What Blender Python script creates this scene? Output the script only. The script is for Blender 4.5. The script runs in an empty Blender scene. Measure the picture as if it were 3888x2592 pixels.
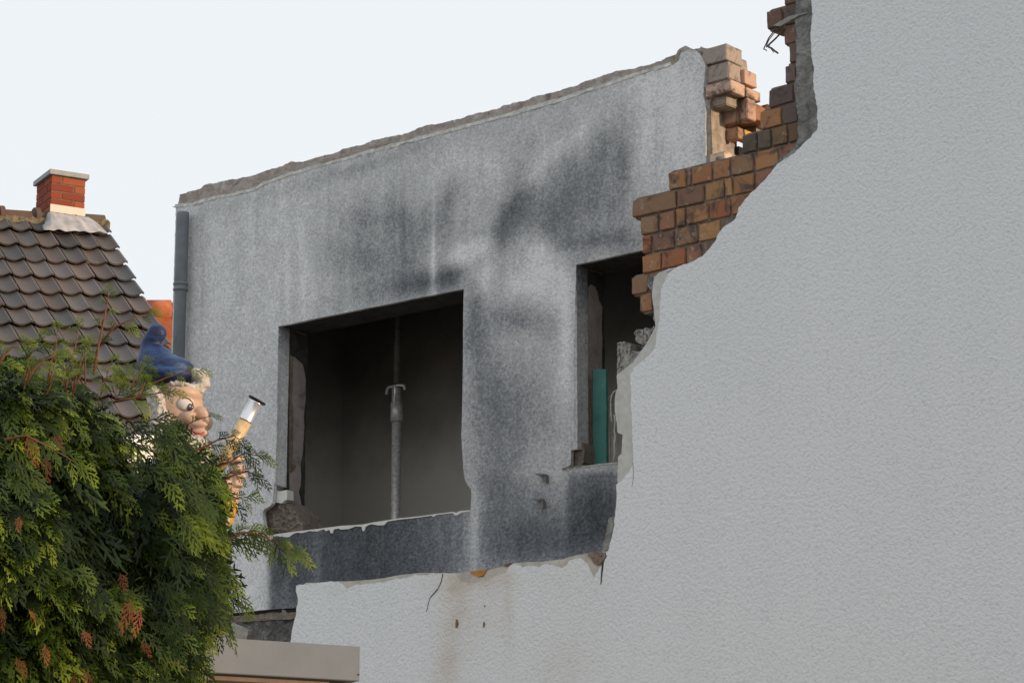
import bpy, bmesh, math, random
import numpy as np
from math import sin, cos, tan, atan, pi, radians, sqrt
from mathutils import Vector, Matrix, noise, geometry

random.seed(7); np.random.seed(7)
scn = bpy.context.scene
COL = scn.collection

# ------------------------------------------------------------------ camera, world, sun
FPX, CXP, CYP = 10249.0, 1944.0, 1296.0
TH = atan(2506/FPX)
cam_d = bpy.data.cameras.new("camera"); cam = bpy.data.objects.new("camera", cam_d); COL.objects.link(cam)
cam.location = (0, 0, 1.6); cam.rotation_euler = (pi/2+TH, 0, 0)
cam_d.sensor_width = 36; cam_d.lens = 36*FPX/3888; cam_d.clip_start = 0.1; cam_d.clip_end = 2000
scn.camera = cam

SUN_EL = radians(9); SUN_DIR = Vector((0.93*cos(SUN_EL), -0.36*cos(SUN_EL), sin(SUN_EL))).normalized()
wd = bpy.data.worlds.new("World"); scn.world = wd; wd.use_nodes = True
nt = wd.node_tree; nt.nodes.clear()
sky = nt.nodes.new("ShaderNodeTexSky"); sky.sky_type = 'NISHITA'; sky.sun_disc = False
sky.sun_elevation = radians(14); sky.sun_rotation = math.atan2(SUN_DIR.x, SUN_DIR.y)
sky.air_density = 1.0; sky.dust_density = 2.5
bg1 = nt.nodes.new("ShaderNodeBackground"); bg1.inputs[1].default_value = 0.10
bg2 = nt.nodes.new("ShaderNodeBackground"); bg2.inputs[0].default_value = (0.885, 0.92, 0.952, 1); bg2.inputs[1].default_value = 1.06
mixs = nt.nodes.new("ShaderNodeMixShader"); mixs.inputs[0].default_value = 0.90
wo = nt.nodes.new("ShaderNodeOutputWorld")
nt.links.new(sky.outputs[0], bg1.inputs[0]); nt.links.new(bg1.outputs[0], mixs.inputs[1])
nt.links.new(bg2.outputs[0], mixs.inputs[2]); nt.links.new(mixs.outputs[0], wo.inputs[0])

sd = bpy.data.lights.new("sun", 'SUN'); sd.energy = 3.7; sd.angle = radians(1.5); sd.color = (1.0, 0.72, 0.45)
sun = bpy.data.objects.new("sun", sd); COL.objects.link(sun); sun.location = (20, -8, 12)
sun.rotation_euler = SUN_DIR.to_track_quat('Z', 'Y').to_euler()
vs = scn.view_settings; vs.view_transform = 'Standard'; vs.look = 'None'; vs.exposure = 0.0; vs.gamma = 1.0

# ------------------------------------------------------------------ frames
def ray(px, py):
    a = (px-CXP)/FPX; b = (CYP-py)/FPX
    return a, cos(TH)-b*sin(TH), sin(TH)+b*cos(TH)
def at(px, py, y):
    """world point at forward distance y seen at photo pixel"""
    r = ray(px, py); k = y/r[1]
    return Vector((r[0]*k, y, r[2]*k+1.6))
AZ = radians(50.3)
U = Vector((sin(AZ), -cos(AZ), 0)); N = Vector((-cos(AZ), -sin(AZ), 0)); P1 = Vector((0.89, 12.0, 0))
def F(u, d, z):
    """wall frame: u to the right along the wall, d into the wall from the front render, z up"""
    return P1 + U*u - N*d + Vector((0, 0, z))
def W(px, py, d):
    r = ray(px, py); o = P1 - N*d
    k = (N.x*o.x+N.y*o.y)/(N.x*r[0]+N.y*r[1])
    return ((r[0]*k-o.x)*U.x+(r[1]*k-o.y)*U.y, r[2]*k+1.6)
def upx(px, z, d):
    a = (px-CXP)/FPX; o = P1-N*d; h = z-1.6
    return (a*(o.y*cos(TH)+h*sin(TH))-o.x)/(U.x-a*U.y*cos(TH))
def proj(p):
    dp = p.y*cos(TH)+(p.z-1.6)*sin(TH); up = -p.y*sin(TH)+(p.z-1.6)*cos(TH)
    return CXP+FPX*p.x/dp, CYP-FPX*up/dp
def Z(x0, y0, s, pts): return [(x0+x/s, y0+y/s) for x, y in pts]
def WZ(d, x0, y0, s, pts): return [W(px, py, d) for px, py in Z(x0, y0, s, pts)]
D2 = 0.35      # the burnt wall stands this far behind the front render

# ------------------------------------------------------------------ object helpers
def thing(name, label, cat, loc, group=None):
    o = bpy.data.objects.new(name, None); COL.objects.link(o); o.location = loc
    o.empty_display_size = 0.2
    o['label'] = label; o['category'] = cat
    if group: o['group'] = group
    return o
def wloc(o):
    v = Vector(o.location)
    while o.parent: o = o.parent; v += Vector(o.location)
    return v
def link(name, me, mat, parent=None, base=None, label=None):
    """mesh given in world coordinates; moved so that its object sits at its parent's base"""
    o = bpy.data.objects.new(name, me); COL.objects.link(o)
    if mat is not None:
        if isinstance(mat, (list, tuple)):
            for m in mat: me.materials.append(m)
        else: me.materials.append(mat)
    if parent is not None:
        o.parent = parent; off = wloc(parent)
    else:
        off = Vector(base or (0, 0, 0)); o.location = off
    n = len(me.vertices); co = np.empty(n*3, dtype=np.float32); me.vertices.foreach_get('co', co)
    co = co.reshape(-1, 3)-np.array(off, dtype=np.float32); me.vertices.foreach_set('co', co.ravel()); me.update()
    if label: o['label'] = label
    return o
def mesh_np(name, V, Fq, smooth=False):
    V = np.asarray(V, dtype=np.float32); Fq = np.asarray(Fq, dtype=np.int32); k = Fq.shape[1]
    me = bpy.data.meshes.new(name); me.vertices.add(len(V)); me.vertices.foreach_set('co', V.ravel())
    me.loops.add(Fq.size); me.loops.foreach_set('vertex_index', Fq.ravel())
    me.polygons.add(len(Fq)); me.polygons.foreach_set('loop_start', np.arange(0, Fq.size, k, dtype=np.int32))
    me.polygons.foreach_set('loop_total', np.full(len(Fq), k, dtype=np.int32))
    me.polygons.foreach_set('use_smooth', np.full(len(Fq), bool(smooth)))
    me.update(); me.validate()
    return me
def fattr(me, name, vals):
    a = me.attributes.new(name, 'FLOAT', 'POINT'); a.data.foreach_set('value', np.asarray(vals, dtype=np.float32))
def cattr(me, name, vals):
    a = me.attributes.new(name, 'FLOAT_COLOR', 'POINT'); a.data.foreach_set('color', np.asarray(vals, dtype=np.float32).ravel())
def bm_mesh(name, bm, smooth=False):
    me = bpy.data.meshes.new(name); bm.normal_update(); bm.to_mesh(me); bm.free()
    if smooth:
        me.polygons.foreach_set('use_smooth', np.ones(len(me.polygons), dtype=bool))
    return me

def jit(poly, step, amp, seed=0, closed=True, fine=0.5):
    """break the segments of an outline into short ragged ones"""
    out = []; n = len(poly)
    for i in range(n if closed else n-1):
        a = Vector(poly[i]); b = Vector(poly[(i+1) % n]); L = (b-a).length
        k = max(1, int(L/step))
        for j in range(k):
            p = a.lerp(b, j/k)
            q = Vector((p.x*9+seed*3.1, p.y*9, seed)); q2 = Vector((p.x*45, p.y*45+seed, seed*1.7))
            dx = noise.noise(q)*amp+noise.noise(q2)*amp*fine
            dz = noise.noise(q+Vector((31, 7, 3)))*amp+noise.noise(q2+Vector((5, 19, 3)))*amp*fine
            out.append((p.x+dx, p.y+dz))
    if not closed: out.append(tuple(poly[-1]))
    return out
def pip(P, poly):
    x, y = P[:, 0], P[:, 1]; ins = np.zeros(len(P), bool); n = len(poly)
    for i in range(n):
        x1, y1 = poly[i]; x2, y2 = poly[(i+1) % n]
        if y1 == y2: continue
        c = ((y1 > y) != (y2 > y)) & (x < (x2-x1)*(y-y1)/(y2-y1)+x1)
        ins ^= c
    return ins
def segdist(P, poly):
    best = np.full(len(P), 1e9)
    for i in range(len(poly)):
        a = np.array(poly[i]); b = np.array(poly[(i+1) % len(poly)]); ab = b-a; L = (ab**2).sum()+1e-12
        t = np.clip(((P-a)@ab)/L, 0, 1); d = np.sqrt((((a+t[:, None]*ab)-P)**2).sum(1)); best = np.minimum(best, d)
    return best
def slab(name, outer, holes, d0, d1, spacing, rough=0.0, rscale=20.0, frame=F, edge_back=0.0):
    """solid plate with the traced outline: fine triangulated front (roughened), plain back, side walls"""
    loops = [outer]+list(holes); pts = []; edges = []
    for lp in loops:
        s = len(pts); m = len(lp); pts += [tuple(p) for p in lp]
        edges += [(s+i, s+(i+1) % m) for i in range(m)]
    A = np.array(pts); lo = A.min(0); hi = A.max(0)
    gx = np.arange(lo[0], hi[0], spacing); gy = np.arange(lo[1], hi[1], spacing)
    G = np.array([(x+(random.random()-.5)*spacing*.4, y+(random.random()-.5)*spacing*.4) for x in gx for y in gy]) if len(gx)*len(gy) else np.zeros((0, 2))
    if len(G):
        keep = pip(G, outer)
        for h in holes: keep &= ~pip(G, h)
        G = G[keep]
        if len(G):
            dd = np.minimum.reduce([segdist(G, lp) for lp in loops]); G = G[dd > spacing*.35]
    allp = [Vector(p) for p in pts]+[Vector((g[0], g[1])) for g in G]
    vo, eo, fo, ov, oe, of = geometry.delaunay_2d_cdt(allp, edges, [], 0, 1e-6)
    V2 = np.array([(v.x, v.y) for v in vo]); T = np.array([f for f in fo if len(f) == 3])
    C = V2[T].mean(1); keep = pip(C, outer)
    for h in holes: keep &= ~pip(C, h)
    T = T[keep]
    ar = (V2[T[:, 1]]-V2[T[:, 0]]); br = (V2[T[:, 2]]-V2[T[:, 0]])
    cr = ar[:, 0]*br[:, 1]-ar[:, 1]*br[:, 0]
    T = T[np.abs(cr) > 1e-10]; cr = cr[np.abs(cr) > 1e-10]; T[cr < 0] = T[cr < 0][:, ::-1]
    n = len(V2)
    dn = np.zeros(n)
    if rough:
        dn = np.array([noise.fractal(Vector((v[0]*rscale, v[1]*rscale, 3.3)), 0.9, 2.1, 4)*rough for v in V2])
    front = [F(0, 0, 0)]*0
    fr = [frame(V2[i, 0], d0-dn[i], V2[i, 1]) for i in range(n)]
    bk = [frame(V2[i, 0], d1, V2[i, 1]) for i in range(n)]
    V = np.array([tuple(p) for p in fr+bk])
    from collections import Counter
    ec = {}
    for t in T:
        for a, b in ((t[0], t[1]), (t[1], t[2]), (t[2], t[0])):
            ec[(a, b)] = ec.get((a, b), 0)+1
    tris = [tuple(t) for t in T]+[(t[2]+n, t[1]+n, t[0]+n) for t in T]
    for (a, b) in list(ec):
        if (b, a) not in ec:
            tris.append((b, a, a+n)); tris.append((b, a+n, b+n))
    me = mesh_np(name, V, tris)
    uz = np.vstack([V2, V2])
    return me, uz, n

# ------------------------------------------------------------------ materials
def mat_new(name):
    m = bpy.data.materials.new(name); m.use_nodes = True; t = m.node_tree; b = t.nodes['Principled BSDF']
    b.inputs['Specular IOR Level'].default_value = 0.25
    return m, t, b
def nd(t, typ, **kw):
    n = t.nodes.new(typ)
    for k, v in kw.items(): setattr(n, k, v)
    return n
def texco(t, scale=(1, 1, 1)):
    c = nd(t, 'ShaderNodeTexCoord'); m = nd(t, 'ShaderNodeMapping'); m.inputs['Scale'].default_value = scale
    t.links.new(c.outputs['Object'], m.inputs['Vector']); return m.outputs[0]
def noi(t, vec, scale, detail=4, rough=0.55, dist=0.0):
    n = nd(t, 'ShaderNodeTexNoise'); n.inputs['Scale'].default_value = scale; n.inputs['Detail'].default_value = detail
    n.inputs['Roughness'].default_value = rough; n.inputs['Distortion'].default_value = dist
    t.links.new(vec, n.inputs['Vector']); return n.outputs['Fac']
def ramp(t, fac, stops):
    r = nd(t, 'ShaderNodeValToRGB'); e = r.color_ramp.elements
    while len(e) > 1: e.remove(e[-1])
    e[0].position = stops[0][0]; e[0].color = (*stops[0][1], 1) if len(stops[0][1]) == 3 else stops[0][1]
    for p, c in stops[1:]:
        x = e.new(p); x.color = (*c, 1)
    t.links.new(fac, r.inputs[0]); return r.outputs[0]
def mth(t, op, a, b=None, clamp=False):
    m = nd(t, 'ShaderNodeMath', operation=op); m.use_clamp = clamp
    for i, v in enumerate((a, b)):
        if v is None: continue
        if isinstance(v, (int, float)): m.inputs[i].default_value = v
        else: t.links.new(v, m.inputs[i])
    return m.outputs[0]
def mixc(t, fac, a, b, mode='MIX'):
    m = nd(t, 'ShaderNodeMix', data_type='RGBA', blend_type=mode)
    for s, v in ((m.inputs[0], fac), (m.inputs[6], a), (m.inputs[7], b)):
        if isinstance(v, (int, float)): s.default_value = v
        elif isinstance(v, tuple): s.default_value = (*v, 1)
        else: t.links.new(v, s)
    return m.outputs[2]
def bump(t, b, h, strength=0.5, dist=0.01):
    n = nd(t, 'ShaderNodeBump'); n.inputs['Strength'].default_value = strength; n.inputs['Distance'].default_value = dist
    t.links.new(h, n.inputs['Height']); t.links.new(n.outputs[0], b.inputs['Normal'])
def attr(t, name, out='Fac'):
    a = nd(t, 'ShaderNodeAttribute', attribute_name=name); return a.outputs[out]

def simple(name, col, rough=0.7, metal=0.0, var=0.15, scale=20, bstr=0.0, bscale=60, bdist=0.004, spec=0.25):
    m, t, b = mat_new(name); v = texco(t)
    f = noi(t, v, scale, 5)
    lo = tuple(c*(1-var) for c in col); hi = tuple(min(1, c*(1+var)) for c in col)
    t.links.new(ramp(t, f, [(0.3, lo), (0.7, hi)]), b.inputs['Base Color'])
    b.inputs['Roughness'].default_value = rough; b.inputs['Metallic'].default_value = metal
    b.inputs['Specular IOR Level'].default_value = spec
    if bstr: bump(t, b, noi(t, v, bscale, 4), bstr, bdist)
    return m

def m_white_render():
    m, t, b = mat_new("white roughcast render"); v = texco(t)
    g1 = noi(t, v, 66, 3, 0.6, 0.0); g2 = noi(t, v, 150, 2, 0.5); g3 = noi(t, v, 1.3, 3)
    c = ramp(t, g1, [(0.30, (0.62, 0.635, 0.65)), (0.45, (0.735, 0.75, 0.765)), (0.75, (0.79, 0.805, 0.82))])
    c = mixc(t, mth(t, 'MULTIPLY', mth(t, 'ADD', mth(t, 'MULTIPLY', g3, 0.5), mth(t, 'MULTIPLY', noi(t, texco(t, (5, 5, .35)), 1, 4), 0.6)), 0.55), c, (0.60, 0.625, 0.645))
    n4 = noi(t, v, 6, 5, 0.6)
    st = mth(t, 'MULTIPLY', attr(t, 'stain'), mth(t, 'SUBTRACT', mth(t, 'MULTIPLY', n4, 2.0), 0.35), clamp=True)
    c = mixc(t, st, c, (0.47, 0.375, 0.265))
    dk = mth(t, 'SUBTRACT', attr(t, 'grime'), mth(t, 'MULTIPLY', n4, 0.5), clamp=True)
    c = mixc(t, dk, c, (0.33, 0.30, 0.26))
    t.links.new(c, b.inputs['Base Color']); b.inputs['Roughness'].default_value = 0.95
    h = mth(t, 'ADD', mth(t, 'MULTIPLY', g1, 1.0), mth(t, 'MULTIPLY', g2, 0.25))
    bump(t, b, h, 0.8, 0.009)
    return m
def m_burnt_render():
    m, t, b = mat_new("sooted roughcast render"); v = texco(t)
    g1 = noi(t, v, 62, 3, 0.6, 0.3); g2 = noi(t, v, 150, 3, 0.6); g3 = noi(t, v, 9, 5, 0.62, 0.4); g4 = noi(t, v, 22, 4, 0.6)
    vs_ = texco(t, (11, 11, 0.7)); st = noi(t, vs_, 1, 2, 0.5)
    a = attr(t, 'soot')
    x = mth(t, 'ADD', a, mth(t, 'MULTIPLY', mth(t, 'SUBTRACT', g1, 0.5), 0.66))
    x = mth(t, 'ADD', x, mth(t, 'MULTIPLY', mth(t, 'SUBTRACT', g2, 0.5), 0.30))
    x = mth(t, 'ADD', x, mth(t, 'MULTIPLY', mth(t, 'SUBTRACT', g3, 0.5), 0.22))
    x = mth(t, 'ADD', x, mth(t, 'MULTIPLY', mth(t, 'SUBTRACT', g4, 0.5), 0.22))
    x = mth(t, 'ADD', x, mth(t, 'MULTIPLY', mth(t, 'SUBTRACT', st, 0.5), 0.16))
    c = ramp(t, x, [(0.0, (0.75, 0.76, 0.765)), (0.16, (0.565, 0.575, 0.583)), (0.34, (0.415, 0.425, 0.437)), (0.56, (0.228, 0.24, 0.257)), (0.8, (0.107, 0.117, 0.129)), (1.0, (0.05, 0.055, 0.062))])
    t.links.new(c, b.inputs['Base Color']); b.inputs['Roughness'].default_value = 0.95
    bump(t, b, mth(t, 'ADD', g1, mth(t, 'MULTIPLY', g2, 0.5)), 0.9, 0.009)
    return m
def m_brick(name, var=1.0):
    m, t, b = mat_new(name); v = texco(t)
    c = attr(t, 'tint', 'Color')
    n1 = noi(t, v, 7.5, 6, 0.62, 1.2); n2 = noi(t, v, 90, 4, 0.6)
    c = mixc(t, ramp(t, n1, [(0.50, (0, 0, 0)), (0.62, (.85, .85, .85))]), c, (0.075, 0.062, 0.055))
    c = mixc(t, mth(t, 'MULTIPLY', n2, 0.35), c, (0.50, 0.36, 0.25), 'MULTIPLY')
    n3 = noi(t, v, 23, 5, 0.7)
    c = mixc(t, mth(t, 'MULTIPLY', ramp(t, n3, [(0.60, (0, 0, 0)), (0.66, (1, 1, 1))]), 0.45), c, (0.42, 0.38, 0.33))
    t.links.new(c, b.inputs['Base Color']); b.inputs['Roughness'].default_value = 0.9
    bump(t, b, mth(t, 'ADD', n1, mth(t, 'MULTIPLY', n2, 0.5)), 0.5, 0.006)
    return m
def m_layers(name, cols, scale, bstr, bdist, dist=0.5):
    m, t, b = mat_new(name); v = texco(t)
    n1 = noi(t, v, scale, 8, 0.65, dist); n2 = noi(t, v, scale*7, 4, 0.6)
    k = len(cols)
    c = ramp(t, n1, [(0.28+0.44*i/(k-1), cols[i]) for i in range(k)])
    c = mixc(t, mth(t, 'MULTIPLY', n2, 0.4), c, tuple(x*0.55 for x in cols[0]))
    t.links.new(c, b.inputs['Base Color']); b.inputs['Roughness'].default_value = 0.95
    bump(t, b, mth(t, 'ADD', n1, mth(t, 'MULTIPLY', n2, 0.35)), bstr, bdist)
    return m
def m_tint(name, rough=0.6, n=0.25, scale=30, bstr=0.3, bdist=0.004, spec=0.4, mossy=False):
    m, t, b = mat_new(name); v = texco(t); c = attr(t, 'tint', 'Color')
    f = noi(t, v, scale, 5, 0.6)
    c = mixc(t, mth(t, 'MULTIPLY', f, n*2), c, (0.35, 0.33, 0.31), 'MULTIPLY')
    if mossy:
        f2 = noi(t, v, 5, 7, 0.7); f3 = noi(t, v, 3.1, 4)
        c = mixc(t, ramp(t, f3, [(0.45, (0, 0, 0)), (0.7, (.35, .35, .35))]), c, (0.12, 0.075, 0.055))
        c = mixc(t, ramp(t, f2, [(0.66, (0, 0, 0)), (0.72, (.8, .8, .8))]), c, (0.15, 0.12, 0.04))
    t.links.new(c, b.inputs['Base Color']); b.inputs['Roughness'].default_value = rough
    b.inputs['Specular IOR Level'].default_value = spec
    bump(t, b, f, bstr, bdist)
    return m

M = {}
M['white'] = m_white_render()
M['burnt'] = m_burnt_render()
M['brick'] = m_brick("old sooty brick")
M['mortar'] = m_layers("old mortar", [(0.11, 0.085, 0.065), (0.20, 0.155, 0.12), (0.32, 0.27, 0.22)], 30, 0.6, 0.01)
M['basecoat'] = simple("grey base coat", (0.50, 0.50, 0.475), 0.95, var=0.10, scale=30, bstr=0.25, bscale=120, bdist=0.003)
M['coarse'] = m_layers("broken grey mortar layer", [(0.12, 0.12, 0.115), (0.20, 0.20, 0.19), (0.30, 0.295, 0.28), (0.42, 0.41, 0.39)], 16, 0.9, 0.02, 1.2)
M['chip'] = simple("fresh plaster chip", (0.62, 0.62, 0.585), 0.9, var=0.08, scale=60, bstr=0.3)
M['pink'] = m_layers("old pinkish plaster", [(0.11, 0.10, 0.092), (0.30, 0.27, 0.25), (0.36, 0.315, 0.295), (0.42, 0.385, 0.36)], 9, 0.4, 0.006)
M['rubble'] = m_layers("broken masonry", [(0.13, 0.115, 0.10), (0.23, 0.20, 0.17), (0.30, 0.24, 0.20), (0.38, 0.35, 0.32)], 15, 1.0, 0.03, 1.0)
M['coping'] = m_layers("broken wall top", [(0.22, 0.17, 0.14), (0.42, 0.36, 0.32), (0.50, 0.46, 0.43), (0.68, 0.67, 0.64)], 12, 1.0, 0.025, 1.0)
M['darkstone'] = m_layers("dark stone masonry", [(0.05, 0.05, 0.05), (0.11, 0.11, 0.11), (0.17, 0.165, 0.155), (0.42, 0.40, 0.37)], 13, 0.8, 0.02, 1.5)
m, t, b = mat_new("height graded room plaster"); v = texco(t); n1 = noi(t, v, 2.2, 6, .6); sx = nd(t, 'ShaderNodeSeparateXYZ'); c0_ = nd(t, 'ShaderNodeTexCoord')
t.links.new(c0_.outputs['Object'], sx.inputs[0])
zf = mth(t, 'ADD', mth(t, 'MULTIPLY', mth(t, 'SUBTRACT', sx.outputs[2], 4.50), 0.80), mth(t, 'MULTIPLY', mth(t, 'SUBTRACT', n1, 0.5), 0.55))  # room plaster colour ramps darker towards the ceiling
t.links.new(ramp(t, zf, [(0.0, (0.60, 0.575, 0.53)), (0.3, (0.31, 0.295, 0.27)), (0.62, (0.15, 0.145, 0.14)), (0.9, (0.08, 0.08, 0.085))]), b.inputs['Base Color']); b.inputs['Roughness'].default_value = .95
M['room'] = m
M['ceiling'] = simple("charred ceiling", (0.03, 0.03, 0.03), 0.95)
M['slot'] = simple("dark recess", (0.03, 0.02, 0.016), 0.8)
M['pipe'] = simple("grey plastic pipe", (0.145, 0.165, 0.185), 0.55, var=0.22, scale=9, spec=0.4)
M['galv'] = simple("galvanised steel", (0.48, 0.47, 0.45), 0.45, metal=0.35, var=0.35, scale=60, bstr=0.2)
M['rust'] = simple("rusty wire", (0.09, 0.065, 0.05), 0.8)
M['teal'] = m_layers("scuffed teal paint", [(0.05, 0.16, 0.145), (0.07, 0.22, 0.195), (0.09, 0.25, 0.22), (0.24, 0.35, 0.32)], 6, 0.2, 0.003)
M['woodbare'] = simple("bare board edge", (0.42, 0.36, 0.31), 0.8)

# ------------------------------------------------------------------ ground
gm, gt, gb = mat_new("worn ground"); gv = texco(gt)
gt.links.new(ramp(gt, noi(gt, gv, 0.8, 8, 0.7), [(0.35, (0.20, 0.19, 0.16)), (0.6, (0.30, 0.28, 0.25))]), gb.inputs['Base Color']); gb.inputs['Roughness'].default_value = 1
bm = bmesh.new()
for x, y in ((-900, -900), (900, -900), (900, 900), (-900, 900)): bm.verts.new((x, y, 0))
bm.faces.new(bm.verts); g = link("ground", bm_mesh("ground", bm), gm); g['kind'] = 'structure'

# ------------------------------------------------------------------ bricks
def chunk_box(bm, u0, u1, d0, d1, z0, z1, seed, rough=0.0025, cuts=3, frame=F, cut=0.0042, skew=0.0):
    """one worn brick: subdivided box with rounded, chipped edges"""
    n0 = len(bm.verts)
    r = bmesh.ops.create_cube(bm, size=2.0)
    es = list({e for v in r['verts'] for e in v.link_edges})
    bmesh.ops.subdivide_edges(bm, edges=es, cuts=cuts, use_grid_fill=True)
    bm.verts.ensure_lookup_table(); seen = [bm.verts[i] for i in range(n0, len(bm.verts))]
    cu, cd, cz = (u0+u1)/2, (d0+d1)/2, (z0+z1)/2; hu, hd, hz = (u1-u0)/2, (d1-d0)/2, (z1-z0)/2
    for v in seen:
        x, y, z = v.co
        x, y, z = [math.copysign(1-(1-abs(q))*g, q) if abs(q) > .3 else q for q, g in ((x, .13), (y, .18), (z, .20))]
        k = (abs(x) > .99)+(abs(y) > .99)+(abs(z) > .99)
        pu, pd, pz = cu+x*hu, cd+y*hd, cz+z*hz
        n = noise.noise_vector(Vector((pu*28+seed*7, pd*28, pz*28+seed)))
        c = 0
        if k >= 2:
            c = cut*(0.45+1.2*max(0, noise.noise(Vector((pu*40, pz*40, seed*3.3)))))*(1.5 if k == 3 else 1)
        pu += -math.copysign(c, x)*(abs(x) > .99)+n.x*rough+skew*z*hz
        pd += -math.copysign(c, y)*(abs(y) > .99)+n.y*rough
        pz += -math.copysign(c, z)*(abs(z) > .99)+n.z*rough
        v.co = frame(pu, pd, pz)
    return seen
def brick_mesh(name, items, frame=F, **kw):
    bm = bmesh.new(); lay = bm.verts.layers.float_color.new('tint')
    for i, it in enumerate(items):
        vs_ = chunk_box(bm, *it[:6], i+random.random(), frame=frame, **kw)
        for v in vs_: v[lay] = (*it[6], 1)
    bmesh.ops.recalc_face_normals(bm, faces=bm.faces)
    return bm_mesh(name, bm)
BR = [(0.33, 0.165, 0.085), (0.35, 0.19, 0.095), (0.29, 0.15, 0.095), (0.23, 0.135, 0.10), (0.38, 0.22, 0.105), (0.32, 0.135, 0.07), (0.28, 0.175, 0.11)]
MV = [(0.15, 0.115, 0.105), (0.17, 0.12, 0.10), (0.13, 0.10, 0.095), (0.185, 0.115, 0.095)]
def shade(c, k=0.12):
    f = 1+(random.random()*2-1)*k; return tuple(x*f for x in c)

# ------------------------------------------------------------------ the white gable wall (front)
wall = thing("gable_wall", "tall white roughcast wall with its left edge broken away down to bare bricks", "wall", F(1.5, 0.1, 0))
R_low = WZ(0, 900, 1700, 1.568, [(320,1150),(324,1090),(352,990),(350,960),(368,905),(352,850),(353,820),(380,812),(410,819),(440,806),(520,796),(560,796),(620,803),(650,835),(700,818),(830,803),(900,790),(1000,772),(1060,756),(1200,748),(1290,748),(1330,790),(1380,806),(1460,800),(1500,772),(1560,756),(1600,745),(1622,706),(1640,694),(1700,705),(1760,700),(1800,712),(1830,690),(1880,695),(1930,712),(1955,700),(1985,668),(2040,655),(2062,665),(2090,700),(2110,745),(2122,775),(2140,745),(2168,700),(2164,810),(2170,810),(2180,690),(2200,640),(2196,620),(2216,590),(2232,530),(2246,470),(2248,420),(2258,330),(2262,230)])
R_mid = WZ(0, 2050, 850, 1.2067, [(352,1195),(390,1160),(418,1115),(426,1090),(424,1000),(421,900),(417,800),(414,690),(430,660),(470,625),(505,600),(528,560),(534,520),(541,470),(548,430),(550,380),(555,300),(570,260),(590,225),(620,203)])
R_up = WZ(0, 2300, 500, 1.7425, [(400,922),(450,900),(520,880),(590,852),(640,822),(700,752),(725,722),(735,690),(770,640),(830,600),(860,570),(880,500),(920,450),(990,380),(1050,320),(1100,262),(1140,212),(1250,140),(1310,90)])
R_top = WZ(0, 2300, 0, 2.24, [(1440,1440),(1520,1370),(1640,1270),(1720,1180),(1800,1102),(1806,1075),(1790,1000),(1795,915),(1782,830),(1770,760),(1765,650),(1775,590),(1752,500),(1748,380),(1745,250),(1758,120),(1745,0)])
UR = 5.4
uTop = R_top[-1][0]; uBot = R_low[0][0]
left_edge = R_low+R_mid+R_up+R_top
le = jit(left_edge, 0.008, 0.0045, 3, closed=False, fine=1.2)
outer = [(uBot-0.01, 0.0)]+[(p[0], p[1]) for p in le]+[(uTop-0.01, 6.6), (uTop+0.05, 7.2), (uTop+0.4, 7.6), (2.3, 8.9), (UR, 7.2), (UR, 0)]
me, uz, nfr = slab("render_coat", outer, [], 0.0, 0.018, 0.05)
P = uz
stain = np.zeros(len(P)); grime = np.zeros(len(P))
def px_of(uz_, d): return np.array([proj(F(a, d, b)) for a, b in uz_])
PP = px_of(P, 0)/1.653
def gs(PP, x, y, rx, ry, s, ang=0):
    c, q = cos(ang), sin(ang); dx = PP[:, 0]-x; dy = PP[:, 1]-y
    a = (dx*c+dy*q)/rx; b_ = (-dx*q+dy*c)/ry
    return s*np.exp(-(a*a+b_*b_))
for a in [(1040,1390,34,110,.36),(1110,1380,50,100,.30),(1035,1500,40,110,.24),(1165,1400,12,90,.42),(1040,1345,60,25,.5),(1300,1330,70,40,.25),(1020,1560,30,60,.3),(1270,1560,60,120,.16),(1330,1480,50,90,.14),(1110,1330,70,22,.45),(750,1350,60,10,.2)]:
    stain += gs(PP, *a)
for a in [(1110,1390,7,22,.35),(1165,1350,8,14,.5),(2340,30,60,60,.3)]: grime += gs(PP, *a)
fattr(me, 'stain', stain); fattr(me, 'grime', grime)
link("render_coat", me, M['white'], wall)
# base coat showing where the finish broke off: along the lower parapet and down the reveal
B1 = WZ(0.006, 900, 1700, 1.568, [(358,1000),(362,850),(362,822),(400,811),(410,803),(440,800),(700,789),(830,780),(1000,752),(1060,745),(1160,741),(1290,744),(1380,737),(1400,748),(1440,768),(1465,765),(1490,727),(1540,712),(1620,697),(1650,684),(1740,680),(1800,676),(1880,668),(1940,662),(1980,646),(2030,636),(2080,625),(2150,618),(2196,612)])
B1o = jit(B1, 0.012, 0.003, 5, closed=False)+[(-0.2, 3.3), (-2.55, 3.2)]
me, *_ = slab("base_coat", B1o, [], 0.0055, 0.03, 0.03, 0.002, 30); 
link("base_coat", me, simple("weathered base coat", (0.45, 0.43, 0.38), 0.95, var=0.22, scale=14, bstr=0.5, bscale=60, bdist=0.006), wall)
B2 = WZ(0.008, 2050, 850, 1.2067, [(357,1230),(356,1180),(358,1065),(374,1050),(378,965),(356,958),(350,900),(344,860),(342,800),(348,770),(356,750),(352,700),(353,690),(420,640),(480,560),(530,470),(523,400),(514,330),(522,245),(545,222),(590,205),(640,200),(650,260),(650,1230)])
me, *_ = slab("base_coat", jit(B2, 0.012, 0.003, 8), [], 0.008, 0.05, 0.03, 0.002, 40)
link("base_coat", me, M['basecoat'], wall)
B3 = WZ(0.012, 900, 1700, 1.568, [(2190,540),(2200,495),(2208,440),(2212,415),(2232,410),(2260,400),(2262,600),(2205,605),(2172,620),(2180,560)])
me, *_ = slab("base_coat", jit(B3, 0.012, 0.003, 9), [], 0.011, 0.05, 0.03, 0.003, 40)
link("base_coat", me, M['coarse'], wall)
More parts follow.
